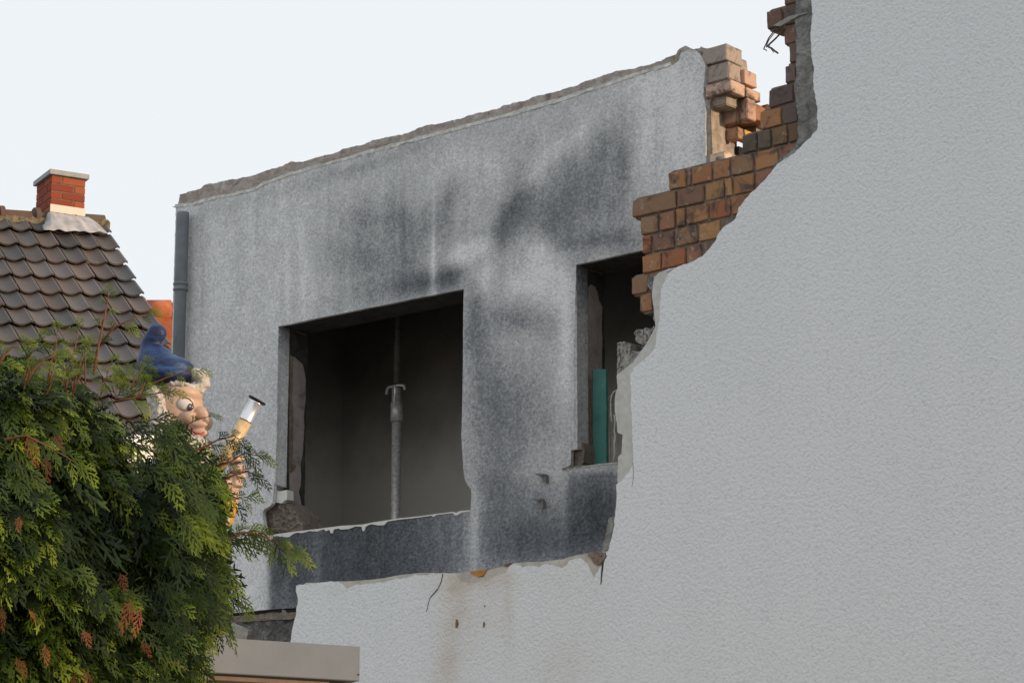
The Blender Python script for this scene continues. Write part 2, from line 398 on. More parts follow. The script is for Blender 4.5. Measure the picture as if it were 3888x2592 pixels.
# thick grey mortar layer left standing between the bricks and the finish
B4 = WZ(0.016, 2300, 0, 2.24, [(1620,-300),(1618,-60),(1612,60),(1606,150),(1620,230),(1628,300),(1616,360),(1622,440),(1616,540),(1626,640),(1606,760),(1612,830),(1628,920),(1642,1000),(1634,1090),(1642,1170),(1610,1240),(1560,1300),(1440,1390),(1400,1490),(1520,1500),(1900,1200),(1900,-300)])
me, *_ = slab("mortar_layer", jit(B4, 0.012, 0.007, 11), [], 0.013, 0.06, 0.011, 0.006, 26)
link("mortar_layer", me, M['coarse'], wall)
# left strip of loose mortar along the gap (broken reveal)
def block(name, poly, d, th, mat, parent, amp=0.004, rough=0.004, sp=0.012, rs=40, lab=None):
    me, *_ = slab(name, jit(poly, 0.01, amp, len(poly)+d*10), [], d, d+th, sp, rough, rs)
    return link(name, me, mat, parent, label=lab)
m, t, b = mat_new("splintered grey timber"); v = texco(t, (60, 60, 5))
f = noi(t, v, 1, 5, 0.6, 0.8); f2 = noi(t, texco(t, (60, 60, 45)), 1, 4, 0.6)
t.links.new(ramp(t, mth(t, 'ADD', mth(t, 'MULTIPLY', f, .6), mth(t, 'MULTIPLY', f2, .4)), [(0.38, (0.05, 0.045, 0.042)), (0.47, (0.28, 0.27, 0.25)), (0.65, (0.47, 0.46, 0.43))]), b.inputs['Base Color']); b.inputs['Roughness'].default_value = 0.95
bump(t, b, f, 1.0, 0.02); M['splinter'] = m
tim = bpy.data.objects.new("broken_reveal", bpy.data.meshes.new("x")); bpy.data.objects.remove(tim)
S1 = WZ(0.03, 2050, 850, 1.2067, [(353,545),(385,540),(398,545),(415,552),(420,580),(432,585),(428,640),(418,670),(405,690),(395,720),(365,722),(356,740),(353,700),(352,620)])
S2 = WZ(0.03, 2050, 850, 1.2067, [(430,500),(442,487),(470,483),(485,476),(505,482),(522,470),(545,470),(545,600),(440,690),(410,690),(418,610),(432,605),(437,585),(458,585),(470,600),(478,585),(470,568),(490,552),(496,546),(470,558),(455,545),(440,535),(440,515)])
block("broken_reveal", S1, 0.03, 0.10, M['splinter'], wall, 0.005, 0.010, 0.008, 60)
block("broken_reveal", S2, 0.026, 0.10, M['splinter'], wall, 0.006, 0.012, 0.008, 60)
# rough plaster beside the lowest bricks
S3 = WZ(0.02, 2050, 850, 1.2067, [(497,250),(515,238),(530,235),(560,235),(560,470),(535,455),(522,440),(524,400),(516,330),(512,300),(500,290),(492,270)])
block("broken_reveal", S3, 0.014, 0.08, M['coarse'], wall, 0.005, 0.010, 0.01, 40)

# bricks of the wall, course by course: (z bottom, z top, list of joint positions in photo pixels)
def c8(*xs): return [2300+x/1.7425 for x in xs]
def c7(*xs): return [2300+x/2.24 for x in xs]
DB = 0.034
rows = [
 (4.745, 4.828, c8(228,318,420), BR), (4.838, 4.922, c8(167,282,400), BR),
 (4.932, 5.014, c8(241,378,537,640), BR), (5.026, 5.109, c8(243,303,455,612,760), BR),
 (5.120, 5.204, c8(229,365,462,530,686,840,990), BR), (5.214, 5.299, c8(176,472,655,786,845,990,1120), BR),
 (5.308, 5.392, c8(414,543,566,712,834,990,1152,1290,1420), BR),
 (5.402, 5.487, c7(1163,1292,1425,1560,1690), [(0.14,0.09,0.06),(0.20,0.13,0.07),(0.12,0.10,0.08)]),
 (5.497, 5.582, c7(1313,1510,1640,1760), MV+BR[:2]), (5.592, 5.677, c7(1384,1600,1700), MV), (5.687, 5.772, c7(1528,1640,1760), MV),
 (5.782, 5.867, c7(1562,1660,1760), MV), (5.877, 5.962, c7(1512,1640,1760), MV), (5.972, 6.058, c7(1370,1512,1640), MV),
 (6.068, 6.152, c7(1520,1640,1760), MV), (6.162, 6.247, c7(1560,1660,1760), MV), (6.257, 6.342, c7(1500,1640,1760), MV)]
items = []; mort = []
for ri, (z0, z1, js, pal) in enumerate(rows):
    us = [upx(x, (z0+z1)/2, DB) for x in js]; us = [us[0]]+[q+random.uniform(-.006, .006) for q in us[1:]]
    ch = 0.0
    for i in range(len(us)-1):
        a, b2 = us[i], us[i+1]-0.011
        dj = random.uniform(-0.003, 0.004)
        items.append((a, b2, DB+dj, DB+0.115, z0, z1, shade(random.choice(pal))))
    mort.append((us[0]+0.010, us[-1]+0.3, DB+0.011, DB+0.11, z0-0.011, z1+(0.011 if ri < len(rows)-1 else 0), (1, 1, 1)))
# the inner leaf and the hidden rest of the wall behind the finish
items.append((upx(c8(1396)[0], 5.2, DB)+0.0, 3.0, 0.06, 0.2, 4.95, 5.30, BR[0]))
bw = brick_mesh("brickwork", items, rough=0.0042)
link("brickwork", bw, M['brick'], wall)
mw = brick_mesh("mortar_bed", mort, rough=0.004, cuts=5, cut=0.003)
link("mortar_bed", mw, M['mortar'], wall)
# solid body of the wall behind the finish
coreP = [(uBot+0.02, 0), (uBot+0.02, 3.58), (-0.62, 3.55), (-0.5, 4.0), (-0.40, 4.5), (-0.20, 4.72), (-0.1, 4.9), (0.15, 5.1), (0.42, 5.35), (0.62, 5.48), (0.66, 6.4), (0.9, 7.4), (2.3, 8.7), (UR, 7.1), (UR, 0)]
me, *_ = slab("wall_core", coreP, [], 0.036, 0.24, 0.5)
link("wall_core", me, M['mortar'], wall)
# orange brick showing in the broken parapet
oc = WZ(0.004, 900, 1700, 1.568, [(1386,734),(1440,729),(1492,722),(1480,738),(1468,757),(1440,768),(1410,752)])
block("exposed_brick", oc, 0.001, 0.05, simple("orange brick face", (0.46, 0.20, 0.045), 0.85, var=0.15, scale=30), wall, 0.002, 0.001, 0.02)
oc = WZ(0.003, 900, 1700, 1.568, [(1595,688),(1624,684),(1622,690),(1608,706),(1590,702)])
block("exposed_brick", oc, 0.001, 0.05, simple("red brick face", (0.20, 0.085, 0.06), 0.85, var=0.2, scale=30), wall, 0.002, 0.001, 0.02)
rc = WZ(0.003, 900, 1700, 1.568, [(2100,622),(2130,612),(2160,616),(2200,622),(2202,640),(2185,668),(2166,690),(2150,700),(2128,690),(2110,660),(2090,640)])
block("exposed_mortar", rc, -0.002, 0.05, m_layers("brown torn mortar", [(0.10, 0.07, 0.05), (0.26, 0.21, 0.17), (0.33, 0.30, 0.26)], 30, 0.8, 0.015), wall, 0.004, 0.002, 0.01)

# cracks and chip marks: narrow dark inlays lying in the render
def ribbon(name, pts, widths, d, mat, parent, th=0.002):
    pts = [Vector(p) for p in pts]; L = []; R_ = []
    for i, p in enumerate(pts):
        t_ = (pts[min(i+1, len(pts)-1)]-pts[max(i-1, 0)]).normalized(); nn = Vector((-t_.y, t_.x)); w = widths[i]/2
        L.append(tuple(p+nn*w)); R_.append(tuple(p-nn*w))
    me, *_ = slab(name, L+R_[::-1], [], d, d+th, 0.05)
    return link(name, me, mat, parent)
M['crack'] = simple("dark crack inlay", (0.05, 0.042, 0.036), 0.95)
ck = WZ(0, 900, 1700, 1.568, [(1225,748),(1218,790),(1200,835),(1178,862),(1150,895),(1138,935),(1128,975)])
cj = jit(ck, 0.012, 0.004, 2, closed=False); n_ = len(cj)
ribbon("crack", cj, [0.0042*(1-0.8*i/n_)*(1.8 if abs(i-n_*.5) < 2 else 1)+0.0008 for i in range(n_)], -0.0015, M['crack'], wall)
ck = WZ(0, 2050, 850, 1.2067, [(426,1092),(428,1125),(428,1160),(422,1205)])
cj = jit(ck, 0.012, 0.002, 4, closed=False); n_ = len(cj)
ribbon("crack", cj, [0.003*(1-0.7*i/n_) for i in range(n_)], -0.0015, simple("fine crack", (0.22, 0.21, 0.19), 0.95), wall)
ck = WZ(0, 900, 1700, 1.568, [(2172,640),(2178,700),(2172,750),(2166,812)])
ribbon("crack", ck, [0.010, 0.009, 0.006, 0.003], -0.0018, M['crack'], wall)
for pts in ([(1302,1018),(1314,1022),(1320,1048),(1312,1072),(1300,1070),(1300,1045)], [(1465,1036),(1473,1030),(1479,1050),(1470,1070),(1464,1062)], [(1472,934),(1480,938),(1476,948),(1470,944)]):
    block("chip_hole", WZ(0, 900, 1700, 1.568, pts), -0.001, 0.003, simple("rusty hole", (0.20, 0.13, 0.075), 0.95, var=0.4, scale=80), wall, 0.002, 0.0, 0.02)

# bent wires and torn mesh sticking out near the top
def tube_np(pts, r, seg=6, cap=True):
    pts = [Vector(p) for p in pts]; V = []; Fq = []
    rr = r if isinstance(r, (list, tuple)) else [r]*len(pts)
    up = Vector((0.13, 0.2, 1)).normalized()
    for i, p in enumerate(pts):
        t_ = (pts[min(i+1, len(pts)-1)]-pts[max(i-1, 0)]).normalized()
        a = t_.cross(up)
        if a.length < 1e-3: a = t_.cross(Vector((1, 0, 0)))
        a.normalize(); b_ = t_.cross(a).normalized()
        for k in range(seg):
            an = 2*pi*k/seg; V.append(p+(a*cos(an)+b_*sin(an))*rr[i])
    for i in range(len(pts)-1):
        for k in range(seg):
            Fq.append((i*seg+k, i*seg+(k+1) % seg, (i+1)*seg+(k+1) % seg, (i+1)*seg+k))
    return V, Fq
def tubes(name, lists, mat, parent, seg=6, smooth=True):
    V = []; Fq = []
    for pts, r in lists:
        v_, f_ = tube_np(pts, r, seg); o_ = len(V); V += v_; Fq += [tuple(x+o_ for x in q) for q in f_]
        # caps
        c0 = len(V); V.append(Vector(pts[0])); V.append(Vector(pts[-1])); m_ = len(v_)
        for k in range(seg):
            Fq.append((o_+k, c0, c0, o_+(k+1) % seg)) if False else None
    Fq = [q for q in Fq if q]
    bm = bmesh.new(); vs_ = [bm.verts.new(tuple(v)) for v in V]
    for q in Fq:
        try: bm.faces.new([vs_[i] for i in q])
        except ValueError: pass
    bmesh.ops.holes_fill(bm, edges=[e for e in bm.edges if e.is_boundary], sides=seg)
    bmesh.ops.delete(bm, geom=[v for v in bm.verts if not v.link_faces], context='VERTS')
    bmesh.ops.recalc_face_normals(bm, faces=bm.faces)
    me = bm_mesh(name, bm, smooth); return link(name, me, mat, parent)
def wp(pts, d):
    out = []
    for i, q in enumerate(WZ(0.03, 2500, 0, 3.92, pts)): out.append(F(q[0], 0.03, q[1]))
    return out
for pts, r in (([(1770,380),(1700,490),(1640,570),(1600,660),(1565,735)], 0.0032), ([(1830,380),(1720,500),(1650,590),(1615,660),(1607,710)], 0.0025),
               ([(1880,430),(1740,580),(1680,635),(1614,696),(1640,704),(1680,718),(1730,760),(1780,795)], 0.0045), ([(1565,735),(1590,742),(1612,757)], 0.0025), ([(1655,650),(1650,700),(1700,760),(1718,786)], 0.0022)):
    tubes("bent_wire", [(wp(pts, 0.03), r)], M['rust'], wall)
tm = WZ(0.03, 2500, 0, 3.92, [(1750,405),(1800,375),(1850,345),(1930,300),(2030,256),(2120,226),(2262,206),(2262,216),(2160,242),(2050,300),(1960,355),(1890,400),(1860,420)])
block("torn_mesh", tm, 0.004, 0.004, m_layers("torn reinforcing mesh", [(0.20, 0.19, 0.175), (0.31, 0.30, 0.28), (0.42, 0.41, 0.39)], 40, 0.8, 0.01), wall, 0.003, 0.002, 0.015)
# fluffy torn edge hanging in the second opening
fib = []
rnd = random.Random(3)
q6 = lambda x, y, d=0.03: (lambda w: F(w[0], d, w[1]))(W(2150+x/2.24, 1150+y/2.24, d))
main_f = [(440,735),(410,750),(392,775),(382,810),(378,860),(380,920),(384,980),(392,1015)]
second = [(408,950),(416,1000),(408,1080),(418,1140),(408,1200),(412,1260),(402,1350)]
for L_, r in ((main_f, .0035), (second, .004)): fib.append(([q6(*p) for p in L_], r))
fib.append(([q6(*p) for p in [(440,735),(460,735),(480,755),(500,780)]], .002))
for i in range(46):
    L_ = main_f if i < 16 else second; k = rnd.randrange(1, len(L_)-1); x, y = L_[k]; x += rnd.uniform(-4, 4); y += rnd.uniform(-30, 30)
    dx = rnd.uniform(-38, 14); dy = rnd.uniform(-6, 38)
    fib.append(([q6(x, y), q6(x+dx*.5, y+dy*.35), q6(x+dx, y+dy)], [.0013, .0011, .0007]))
tubes("torn_fibres", fib, simple("pale fibres", (0.42, 0.40, 0.36), 0.9), wall, 4)

# ------------------------------------------------------------------ the burnt building behind
bld = thing("burnt_house", "low grey building blackened by soot around its two empty window openings", "house", F(-2.2, D2, 0))
Z5 = lambda pts, d=D2: WZ(d, 950, 1050, 1.4933, pts)
Z6 = lambda pts, d=D2: WZ(d, 2050, 850, 1.2067, pts)
ZA = lambda pts, d=D2: WZ(d, 600, 100, 1.12, pts)
Z7 = lambda pts, d=D2: WZ(d, 2300, 0, 2.24, pts)
uL = upx(393*1.653, 5.0, D2)
rt = ZA([(58,768),(90,760),(130,757),(175,748),(240,728),(330,712),(420,690),(450,668),(500,650),(560,628),(630,610),(700,590),(800,562),(900,535),(1040,500),(1180,460),(1290,432),(1400,400),(1500,375),(1600,345),(1700,318),(1780,290),(1900,250),(2000,215),(2100,185),(2180,160)])
rt += Z7([(560,560),(620,520),(640,450),(690,425),(760,432),(800,470),(822,500),(848,560),(838,640),(832,740),(828,830),(848,900),(852,1000),(850,1180),(852,1400)])
rt_j = jit(rt, 0.012, 0.004, 21, closed=False)
uEnd = rt[-1][0]
slitT = WZ(D2, 600, 2000, 3.92, [(2090,1203),(2040,1207),(1700,1222),(1500,1240),(1100,1280),(820,1305)])
outer = [(uL, 3.66)]+[(uL-0.004, z) for z in np.arange(3.7, rt[0][1], 0.02)]+rt_j+[(uEnd, 3.60)]+[(p[0], p[1]) for p in jit(slitT, 0.02, 0.002, 5, closed=False)]
outer = [(p[0]+(noise.noise(Vector((p[1]*40, 1, 2)))*0.006 if p[0] < uL+0.001 else 0), p[1]) for p in outer]
h1 = Z5([(160,282),(400,232),(700,172),(950,120),(1210,68),(1207,300),(1205,560),(1198,900),(1202,1000),(1207,1080),(1216,1150),(1235,1185),(1252,1202),(1255,1245),(1248,1326),(1192,1328),(1100,1345),(780,1385),(640,1408),(500,1426),(300,1450),(90,1468),(85,1430),(72,1370),(70,1335),(80,1318),(110,1302),(126,1285),(131,1215),(143,1100),(150,900),(155,600),(158,420)])
z2s = 4.11
h2l = Z6([(165,187),(160,400),(155,600),(158,800),(157,990),(146,1000),(142,1060),(139,1105),(105,1122),(130,1124),(180,1115),(260,1104),(350,1094)])
u2r = -0.36
h2 = h2l+[(u2r, h2l[-1][1])]+[(u2r, h2l[0][1])]
h1j = jit(h1, 0.012, 0.0022, 31); h2j = jit(h2, 0.012, 0.0022, 32)
me, uz, nfr = slab("front_render", outer, [h1j, h2j], D2, D2+0.022, 0.021)
PP = px_of(uz, D2)/1.653
base = np.full(len(uz), 0.13)
base += 0.09/(1+np.exp(-(PP[:, 0]-760)/60))
for a in [(930,590,150,90,.09),(1330,470,140,110,.10),(1130,900,90,220,.08),(1180,480,60,90,.06)]: base += gs(PP, *a)
for k in range(26):
    xs_ = random.uniform(430, 1120); base += gs(PP, xs_, random.uniform(440, 640)-(xs_-600)*.12, random.uniform(2.5, 9), random.uniform(50, 130), random.choice((-1, 1))*random.uniform(.03, .08))
for a in [(817,388,90,16,.16,-.27),(960,338,90,16,.10,-.28),(640,440,120,18,.08,-.27),(500,480,80,14,.07,-.27),
          (832,500,42,40,.20),(912,480,26,55,.20),(945,520,90,50,.17),(1035,445,22,50,.22,.25),(1010,500,40,50,.12),
          (800,585,60,50,.16),(870,610,110,50,.15),(860,675,110,30,.20,-.2),(960,655,60,28,.28,-.2),(1037,632,26,36,.36),(1010,645,50,22,.2,-.2),(930,585,30,50,.10),
          (1195,440,24,50,.22,.25),(1165,500,30,50,.28,.3),(1150,545,26,40,.28,.2),(1260,525,60,34,.22),(1225,470,60,40,.12),
          (1390,330,34,50,.24,.2),(1340,410,70,60,.26),(1432,370,18,75,.24),(1300,480,80,44,.16),(1400,470,60,60,.10),(1365,553,80,26,.32,-.2),(1440,560,40,30,.2),(1290,560,30,20,.12),(1335,600,40,14,.15,-.2),
          (1090,700,24,50,.16),(1087,760,26,60,.20),(1170,730,60,30,.24),(1243,745,50,34,.14),(1110,850,40,120,.22),(1200,880,60,70,.12),(1170,970,90,90,.24),(1270,960,30,60,.10),
          (1140,1110,60,80,.28),(1240,1190,130,100,.30),(1200,1250,150,55,.2),(1380,1180,60,110,.32),
          (465,620,3,160,.14),(544,560,2.5,90,.12),(590,520,2.5,70,.12),(520,520,3,60,.06),(640,520,3,50,.06),(640,880,22,120,.08)]:
    base += gs(PP, *a)
for a in [(1096,568,50,24,.24,-.35),(1050,592,40,24,.22,-.3),(996,540,4.5,100,.26),(994,640,8,60,.30),(915,530,4,90,.14),(661,640,6,120,.13),(698,640,7,100,.14),(720,670,5,60,.10),(500,650,26,200,.05),
          (1243,575,38,40,.24),(1282,655,34,50,.26),(1220,640,40,40,.20),(1113,640,20,34,.20),(1300,780,14,110,.20),(1180,660,26,24,.10),(1290,900,20,70,.12),
          (1218,404,18,90,.16,.75),(1300,330,26,90,.12,.9),(1063,370,60,50,.10),(1130,400,30,80,.08),(1560,300,60,170,.22),(1510,200,80,50,.16),(1480,330,16,90,.12),
          (1090,1215,12,80,.22),(1200,1085,120,22,.08),(1010,1240,14,50,.14)]:
    base -= gs(PP, *a)
# the black belt under the sill
x, y = PP[:, 0], PP[:, 1]
def sm(v, a, b_): q = np.clip((v-a)/(b_-a), 0, 1); return q*q*(3-2*q)
sill_y = 1226-0.141*(x-610)
belt = sm(x, 606, 632)*(1-sm(x, 1000, 1110))*sm(y, sill_y-6, sill_y+6)
belt *= (1-0.35*sm(x, 850, 1050))*(1-0.18*sm(y, 1310, 1400))
belt *= 1-0.25*np.exp(-((x-730)/9)**2)
base += belt*0.68
b2 = sm(x, 1296, 1312)*sm(y, 1078, 1092)*(1-sm(y, 1150, 1290)*0.8); base += b2*0.26
b3 = sm(x, 1080, 1120)*sm(y, 1150, 1240); base += b3*0.12
base -= (1-sm(x, 590, 612))*sm(y, 1190, 1250)*0.06
base = np.clip(base, 0.02, 0.97)
fattr(me, 'soot', base)
rc = link("front_render", me, M['burnt'], bld)
# masonry body with the ragged top
ct = ZA([(72,768),(85,712),(120,700),(165,690),(205,668),(245,660),(330,645),(400,630),(435,618),(470,600),(520,592),(548,575),(560,577),(620,570),(700,545),(760,528),(800,514),(850,505),(900,485),(960,470),(1040,455),(1100,432),(1130,418),(1180,410),(1200,405),(1330,375),(1420,350),(1500,325),(1600,295),(1680,275),(1760,250),(1860,215),(1930,190),(2000,178),(2060,165),(2140,140),(2190,122)])
ct += Z7([(460,500),(520,480),(580,460),(600,430),(660,382),(690,398),(725,410),(775,402),(790,384),(810,400),(850,407)])
ctj = jit(ct, 0.012, 0.006, 41, closed=False)
uC = upx(c7(852)[0], 5.9, D2)
ci = [(uL+0.015, 3.0)]+ctj+[(uC-0.005, ctj[-1][1]-0.01), (uC-0.005, 3.0)]
def shrink_u(poly, du, dz): return poly
h1c = [(p[0], p[1]) for p in Z5([(140,275),(700,158),(1225,52),(1222,1100),(1275,1200),(1270,1332),(1190,1336),(90,1476),(60,1430),(55,1335),(100,1290),(118,1205),(135,900)])]
h2c = [(h2[0][0]-0.02, h2[0][1]+0.012)]+[(p[0]-0.02, p[1]) for p in h2l[1:9]]+[(h2l[8][0]-.02, h2l[-1][1]-.012), (u2r+0.01, h2l[-1][1]-0.01), (u2r+0.01, h2[0][1]+0.012)]
me, *_ = slab("wall_masonry", ci, [h1c, h2c], D2+0.016, D2+0.24, 0.03, 0.012, 22)
link("wall_masonry", me, M['coping'], bld)
# reveals: the roughcast turned round the left jambs, with the inner plaster behind it
def jamb(name, u_face, zs, da, db, mat, parent, width=0.07, seed=1, lab=None, am=0.004, amd=0.004, base_=None):
    """poly in (depth, z) extruded to the left of u_face"""
    fr = lambda a, e, z: F(u_face-e, a, z)
    me, uz_, n_ = slab(name, jit(zs, 0.012, am, seed), [], 0.0, width, 0.02, 0.0015, 30, frame=fr)
    o = link(name, me, mat, parent, label=lab)
    return me, uz_
uj = upx(1057, 4.6, D2); 
u1 = h1[0][0]; zt1 = h1[0][1]
# depths measured in the photo
me, uz_ = jamb("window_reveal", u1+0.0015, [(D2+0.001, 4.30), (D2+0.085, 4.29), (D2+0.086, zt1+0.01), (D2+0.001, zt1+0.01)], 0, 0, M['burnt'], bld, 0.05, 5, am=0.0015)
fattr(me, 'soot', np.clip(0.12+0.42*np.exp(-((uz_[:, 1]-zt1)/0.16)**2), 0, 1))
def ddz(pts, u_face, x0, y0, s):
    """photo pixels on the plane u = const -> (depth, z)"""
    out = []
    for px, py in Z(x0, y0, s, pts):
        r = ray(px, py); o = P1+U*u_face
        k = (U.x*o.x+U.y*o.y)/(U.x*r[0]+U.y*r[1]); p = Vector((r[0]*k, r[1]*k, 0))
        out.append((-(p-P1).dot(N), r[2]*k+1.6))
    return out
pj = ddz([(226,470),(250,452),(272,476),(298,498),(308,540),(316,585),(314,700),(304,790),(308,850),(302,930),(298,1000),(284,1060),(290,1130),(288,1180),(276,1215),(284,1245),(290,1290),(287,1340),(232,1330),(222,1250),(222,800)], u1-0.004, 950, 1050, 1.4933)
jamb("inner_plaster", u1-0.004, pj, 0, 0, M['pink'], bld, 0.06, 6)
pj = ddz([(226,440),(244,455),(243,560),(238,700),(246,800),(244,900),(240,1020),(262,1080),(236,1110),(222,1110)], u1-0.001, 950, 1050, 1.4933)
jamb("inner_plaster", u1-0.001, pj, 0, 0, M['mortar'], bld, 0.02, 7, lab="dark strip of bare mortar beside the reveal")
M['dark_plaster'] = m_layers("near black plaster", [(0.022, 0.021, 0.021), (0.05, 0.047, 0.044), (0.085, 0.08, 0.072)], 12, .3, .004)  # near-black plaster for the inner jambs and lintel slabs
jamb("dark_jamb", u1-0.006, [(D2+0.09, 4.02), (D2+0.236, 4.02), (D2+0.236, zt1-.005), (D2+0.09, zt1-.005)], 0, 0, M['dark_plaster'], bld, 0.012, 12)
lt = [(p[0], p[1]-.001) for p in (h1[0], h1[4])]
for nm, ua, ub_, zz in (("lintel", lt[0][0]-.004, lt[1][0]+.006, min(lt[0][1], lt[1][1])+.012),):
    me_, *_ = slab(nm, [(ua, h1[0][1]+.002), (ub_, h1[4][1]+.002), (ub_, h1[4][1]+.008), (ua, h1[0][1]+.008)], [], D2+0.0235, D2+0.238, 0.3); link(nm, me_, M['dark_plaster'], bld)
# broken corner at the foot of the left jamb
bk = Z5([(60,1470),(72,1340),(85,1318),(128,1285),(205,1278),(235,1300),(262,1340),(288,1345),(290,1420),(292,1446),(140,1464)], D2+0.05)
block("broken_corner", bk, D2+0.05, 0.15, M['rubble'], bld, 0.005, 0.016, 0.009, 60)
wb = Z5([(133,1208),(170,1216),(209,1208),(210,1262),(196,1268),(180,1284),(160,1280),(130,1278)], D2+0.03)
block("plaster_piece", wb, D2+0.028, 0.05, M['chip'], bld, 0.002, 0.001, 0.015, 26)
# second window
u2 = h2[0][0]; zt2 = h2[0][1]
jamb("dark_jamb", u2-0.006, [(D2+0.09, 4.12), (D2+0.236, 4.12), (D2+0.236, zt2-.005), (D2+0.09, zt2-.005)], 0, 0, M['dark_plaster'], bld, 0.012, 13)
me_, *_ = slab("lintel", [(u2-.004, zt2+.002), (u2r+.004, zt2+.002), (u2r+.004, zt2+.008), (u2-.004, zt2+.008)], [], D2+0.0235, D2+0.238, 0.3); link("lintel", me_, M['dark_plaster'], bld)
me, uz_ = jamb("window_reveal", u2+0.002, [(D2+0.001, 4.22), (D2+0.088, 4.23), (D2+0.09, zt2+0.01), (D2+0.001, zt2+0.01)], 0, 0, M['burnt'], bld, 0.05, 9, am=0.0015)
fattr(me, 'soot', np.clip(0.30+0.42*np.exp(-((uz_[:, 1]-zt2)/0.2)**2), 0, 1))
pj = ddz([(222,290),(232,277),(250,286),(263,310),(270,350),(286,380),(284,450),(285,560),(286,680),(284,800),(284,1105),(206,1110),(208,960),(216,700)], u2-0.004, 2050, 850, 1.2067)
jamb("inner_plaster", u2-0.004, pj, 0, 0, M['pink'], bld, 0.06, 10)
pj = ddz([(216,700),(224,690),(236,720),(240,1100),(200,1104),(204,960)], u2-0.001, 2050, 850, 1.2067)
jamb("inner_plaster", u2-0.001, pj, 0, 0, M['mortar'], bld, 0.02, 11)
bk = Z6([(140,1104),(144,1040),(150,1000),(168,995),(198,1000),(203,1040),(200,1090),(190,1108)], D2+0.035)
block("broken_corner", bk, D2+0.035, 0.12, M['rubble'], bld, 0.003, 0.008, 0.012, 30)
sl = Z6([(100,1120),(150,1108),(200,1103),(200,1110),(160,1118),(128,1126),(104,1126)], D2)
block("sill_edge", sl, D2-0.003, 0.03, M['rubble'], bld, 0.002, 0.003, 0.012, 30)
# pale chipped render edge along the parapet top
ce_t = Z5([(92,1467),(150,1459),(230,1447),(300,1438),(430,1424),(520,1412),(640,1403),(700,1392),(780,1380),(860,1367),(960,1357),(1050,1345),(1150,1332),(1170,1340),(1190,1328),(1246,1322)])
ce_b = Z5([(1246,1330),(1205,1336),(1190,1344),(1172,1354),(1158,1352),(1154,1340),(1120,1342),(1060,1350),(1042,1362),(1030,1354),(960,1364),(850,1376),(780,1388),(760,1408),(730,1410),(690,1402),(672,1408),(656,1418),(650,1440),(640,1440),(634,1416),(600,1414),(560,1430),(520,1434),(500,1428),(476,1434),(470,1455),(460,1454),(452,1436),(430,1442),(420,1432),(380,1444),(340,1440),(300,1452),(262,1450),(240,1462),(222,1476),(180,1474),(150,1468),(132,1474),(116,1498),(106,1492),(96,1474)])
block("chipped_edge", ce_t+ce_b, D2-0.004, 0.012, M['chip'], bld, 0.0015, 0.001, 0.02, 30)
ce2 = Z6([(104,1124),(180,1112),(260,1101),(352,1091),(354,1098),(300,1103),(240,1109),(180,1117),(130,1128)])
block("chipped_edge", ce2, D2-0.003, 0.010, simple("greyed chip edge", (0.40, 0.40, 0.375), 0.9, var=.2, scale=40), bld, 0.0015, 0.001, 0.02, 30)
# light edge along the top of the render
et = [(p[0], p[1]) for p in ZA([(74,760),(90,756),(130,752),(175,743),(240,722),(330,706),(420,684),(450,662),(500,644),(560,621),(630,602),(700,583),(800,554),(900,527),(1040,491),(1180,451),(1290,424),(1400,392),(1500,367),(1600,337),(1700,310),(1780,282),(1900,242),(2000,208),(2100,178),(2180,152)])]
eb = [(p[0], p[1]-0.019) for p in et]
block("chipped_edge", jit(et, 0.02, 0.006, 50, closed=False)+jit(eb[::-1], 0.02, 0.005, 51, closed=False), D2-0.003, 0.02, simple("broken render edge", (0.56, 0.56, 0.53), 0.9, var=.25, scale=25, bstr=.8, bscale=60, bdist=.01), bld, 0.002, 0.004, 0.02, 30)
# loose lumps on the wall top
for i in range(30):
    k = random.randrange(2, len(ct)-3); p = Vector(ct[k]).lerp(Vector(ct[k+1]), random.random())
    s = random.uniform(0.012, 0.032)
    q = F(p.x, D2+random.uniform(0.02, 0.2), p.y-s*0.2)
    bm = bmesh.new(); r = bmesh.ops.create_icosphere(bm, subdivisions=2, radius=s)
    for v in r['verts']:
        n = noise.noise(v.co*30+Vector((i, 0, 0))); v.co = v.co*(1+0.6*n); v.co.z *= 0.6; v.co += q
    link("loose_lump", bm_mesh("loose_lump", bm), M['coping'], bld)

# pier end of the burnt wall, brick by brick (front face, lit end face)
def ub(x, z, d): return upx(c7(x)[0], z, d)
def zb(x, y, d): return W(c7(x)[0], y/2.24, d)[1]
pi_ = []
def pier(xl, xr, yt, yb, d, depth, col):
    zt = zb(xr, yt, d); zb_ = zb(xr, yb, d); zm = (zt+zb_)/2
    pi_.append((ub(xl, zm, d), ub(xr, zm, d), d, d+depth, zb_, zt, col))
g1_ = (0.25, 0.21, 0.17); o1 = (0.50, 0.29, 0.145); o2 = (0.42, 0.22, 0.11)
pier(800, 1026, 366, 508, D2+0.01, 0.135, (0.23, 0.20, 0.18))
pier(836, 1044, 520, 664, D2+0.02, 0.105, (0.23, 0.195, 0.175)); 
pi_.append((ub(836, 5.9, D2), ub(1050, 5.95, D2), D2+0.13, D2+0.235, zb(1044, 664, D2+.02), zb(1044, 520, D2+.02)-0.012, (0.34, 0.24, 0.19)))
pier(846, 1066, 672, 776, D2, 0.118, (0.30, 0.20, 0.15))
zt_, zb__ = zb(1066, 676, D2), zb(1066, 776, D2)
pi_[-1] = (*pi_[-1][:6], (0.36, 0.26, 0.215))
pi_.append((pi_[-1][0], pi_[-1][1]+0.004, D2+0.126, D2+0.245, zb__+0.006, zt_-0.004, (0.37, 0.25, 0.19)))
pi_.append((pi_[-1][0], pi_[-1][1]-0.03, D2+0.252, D2+0.33, zb__-0.02, zt_-0.05, (0.37, 0.25, 0.19)))
pier(972, 1202, 822, 1006, D2+0.125, 0.075, (0.32, 0.21, 0.165))
q_ = pi_[-1]
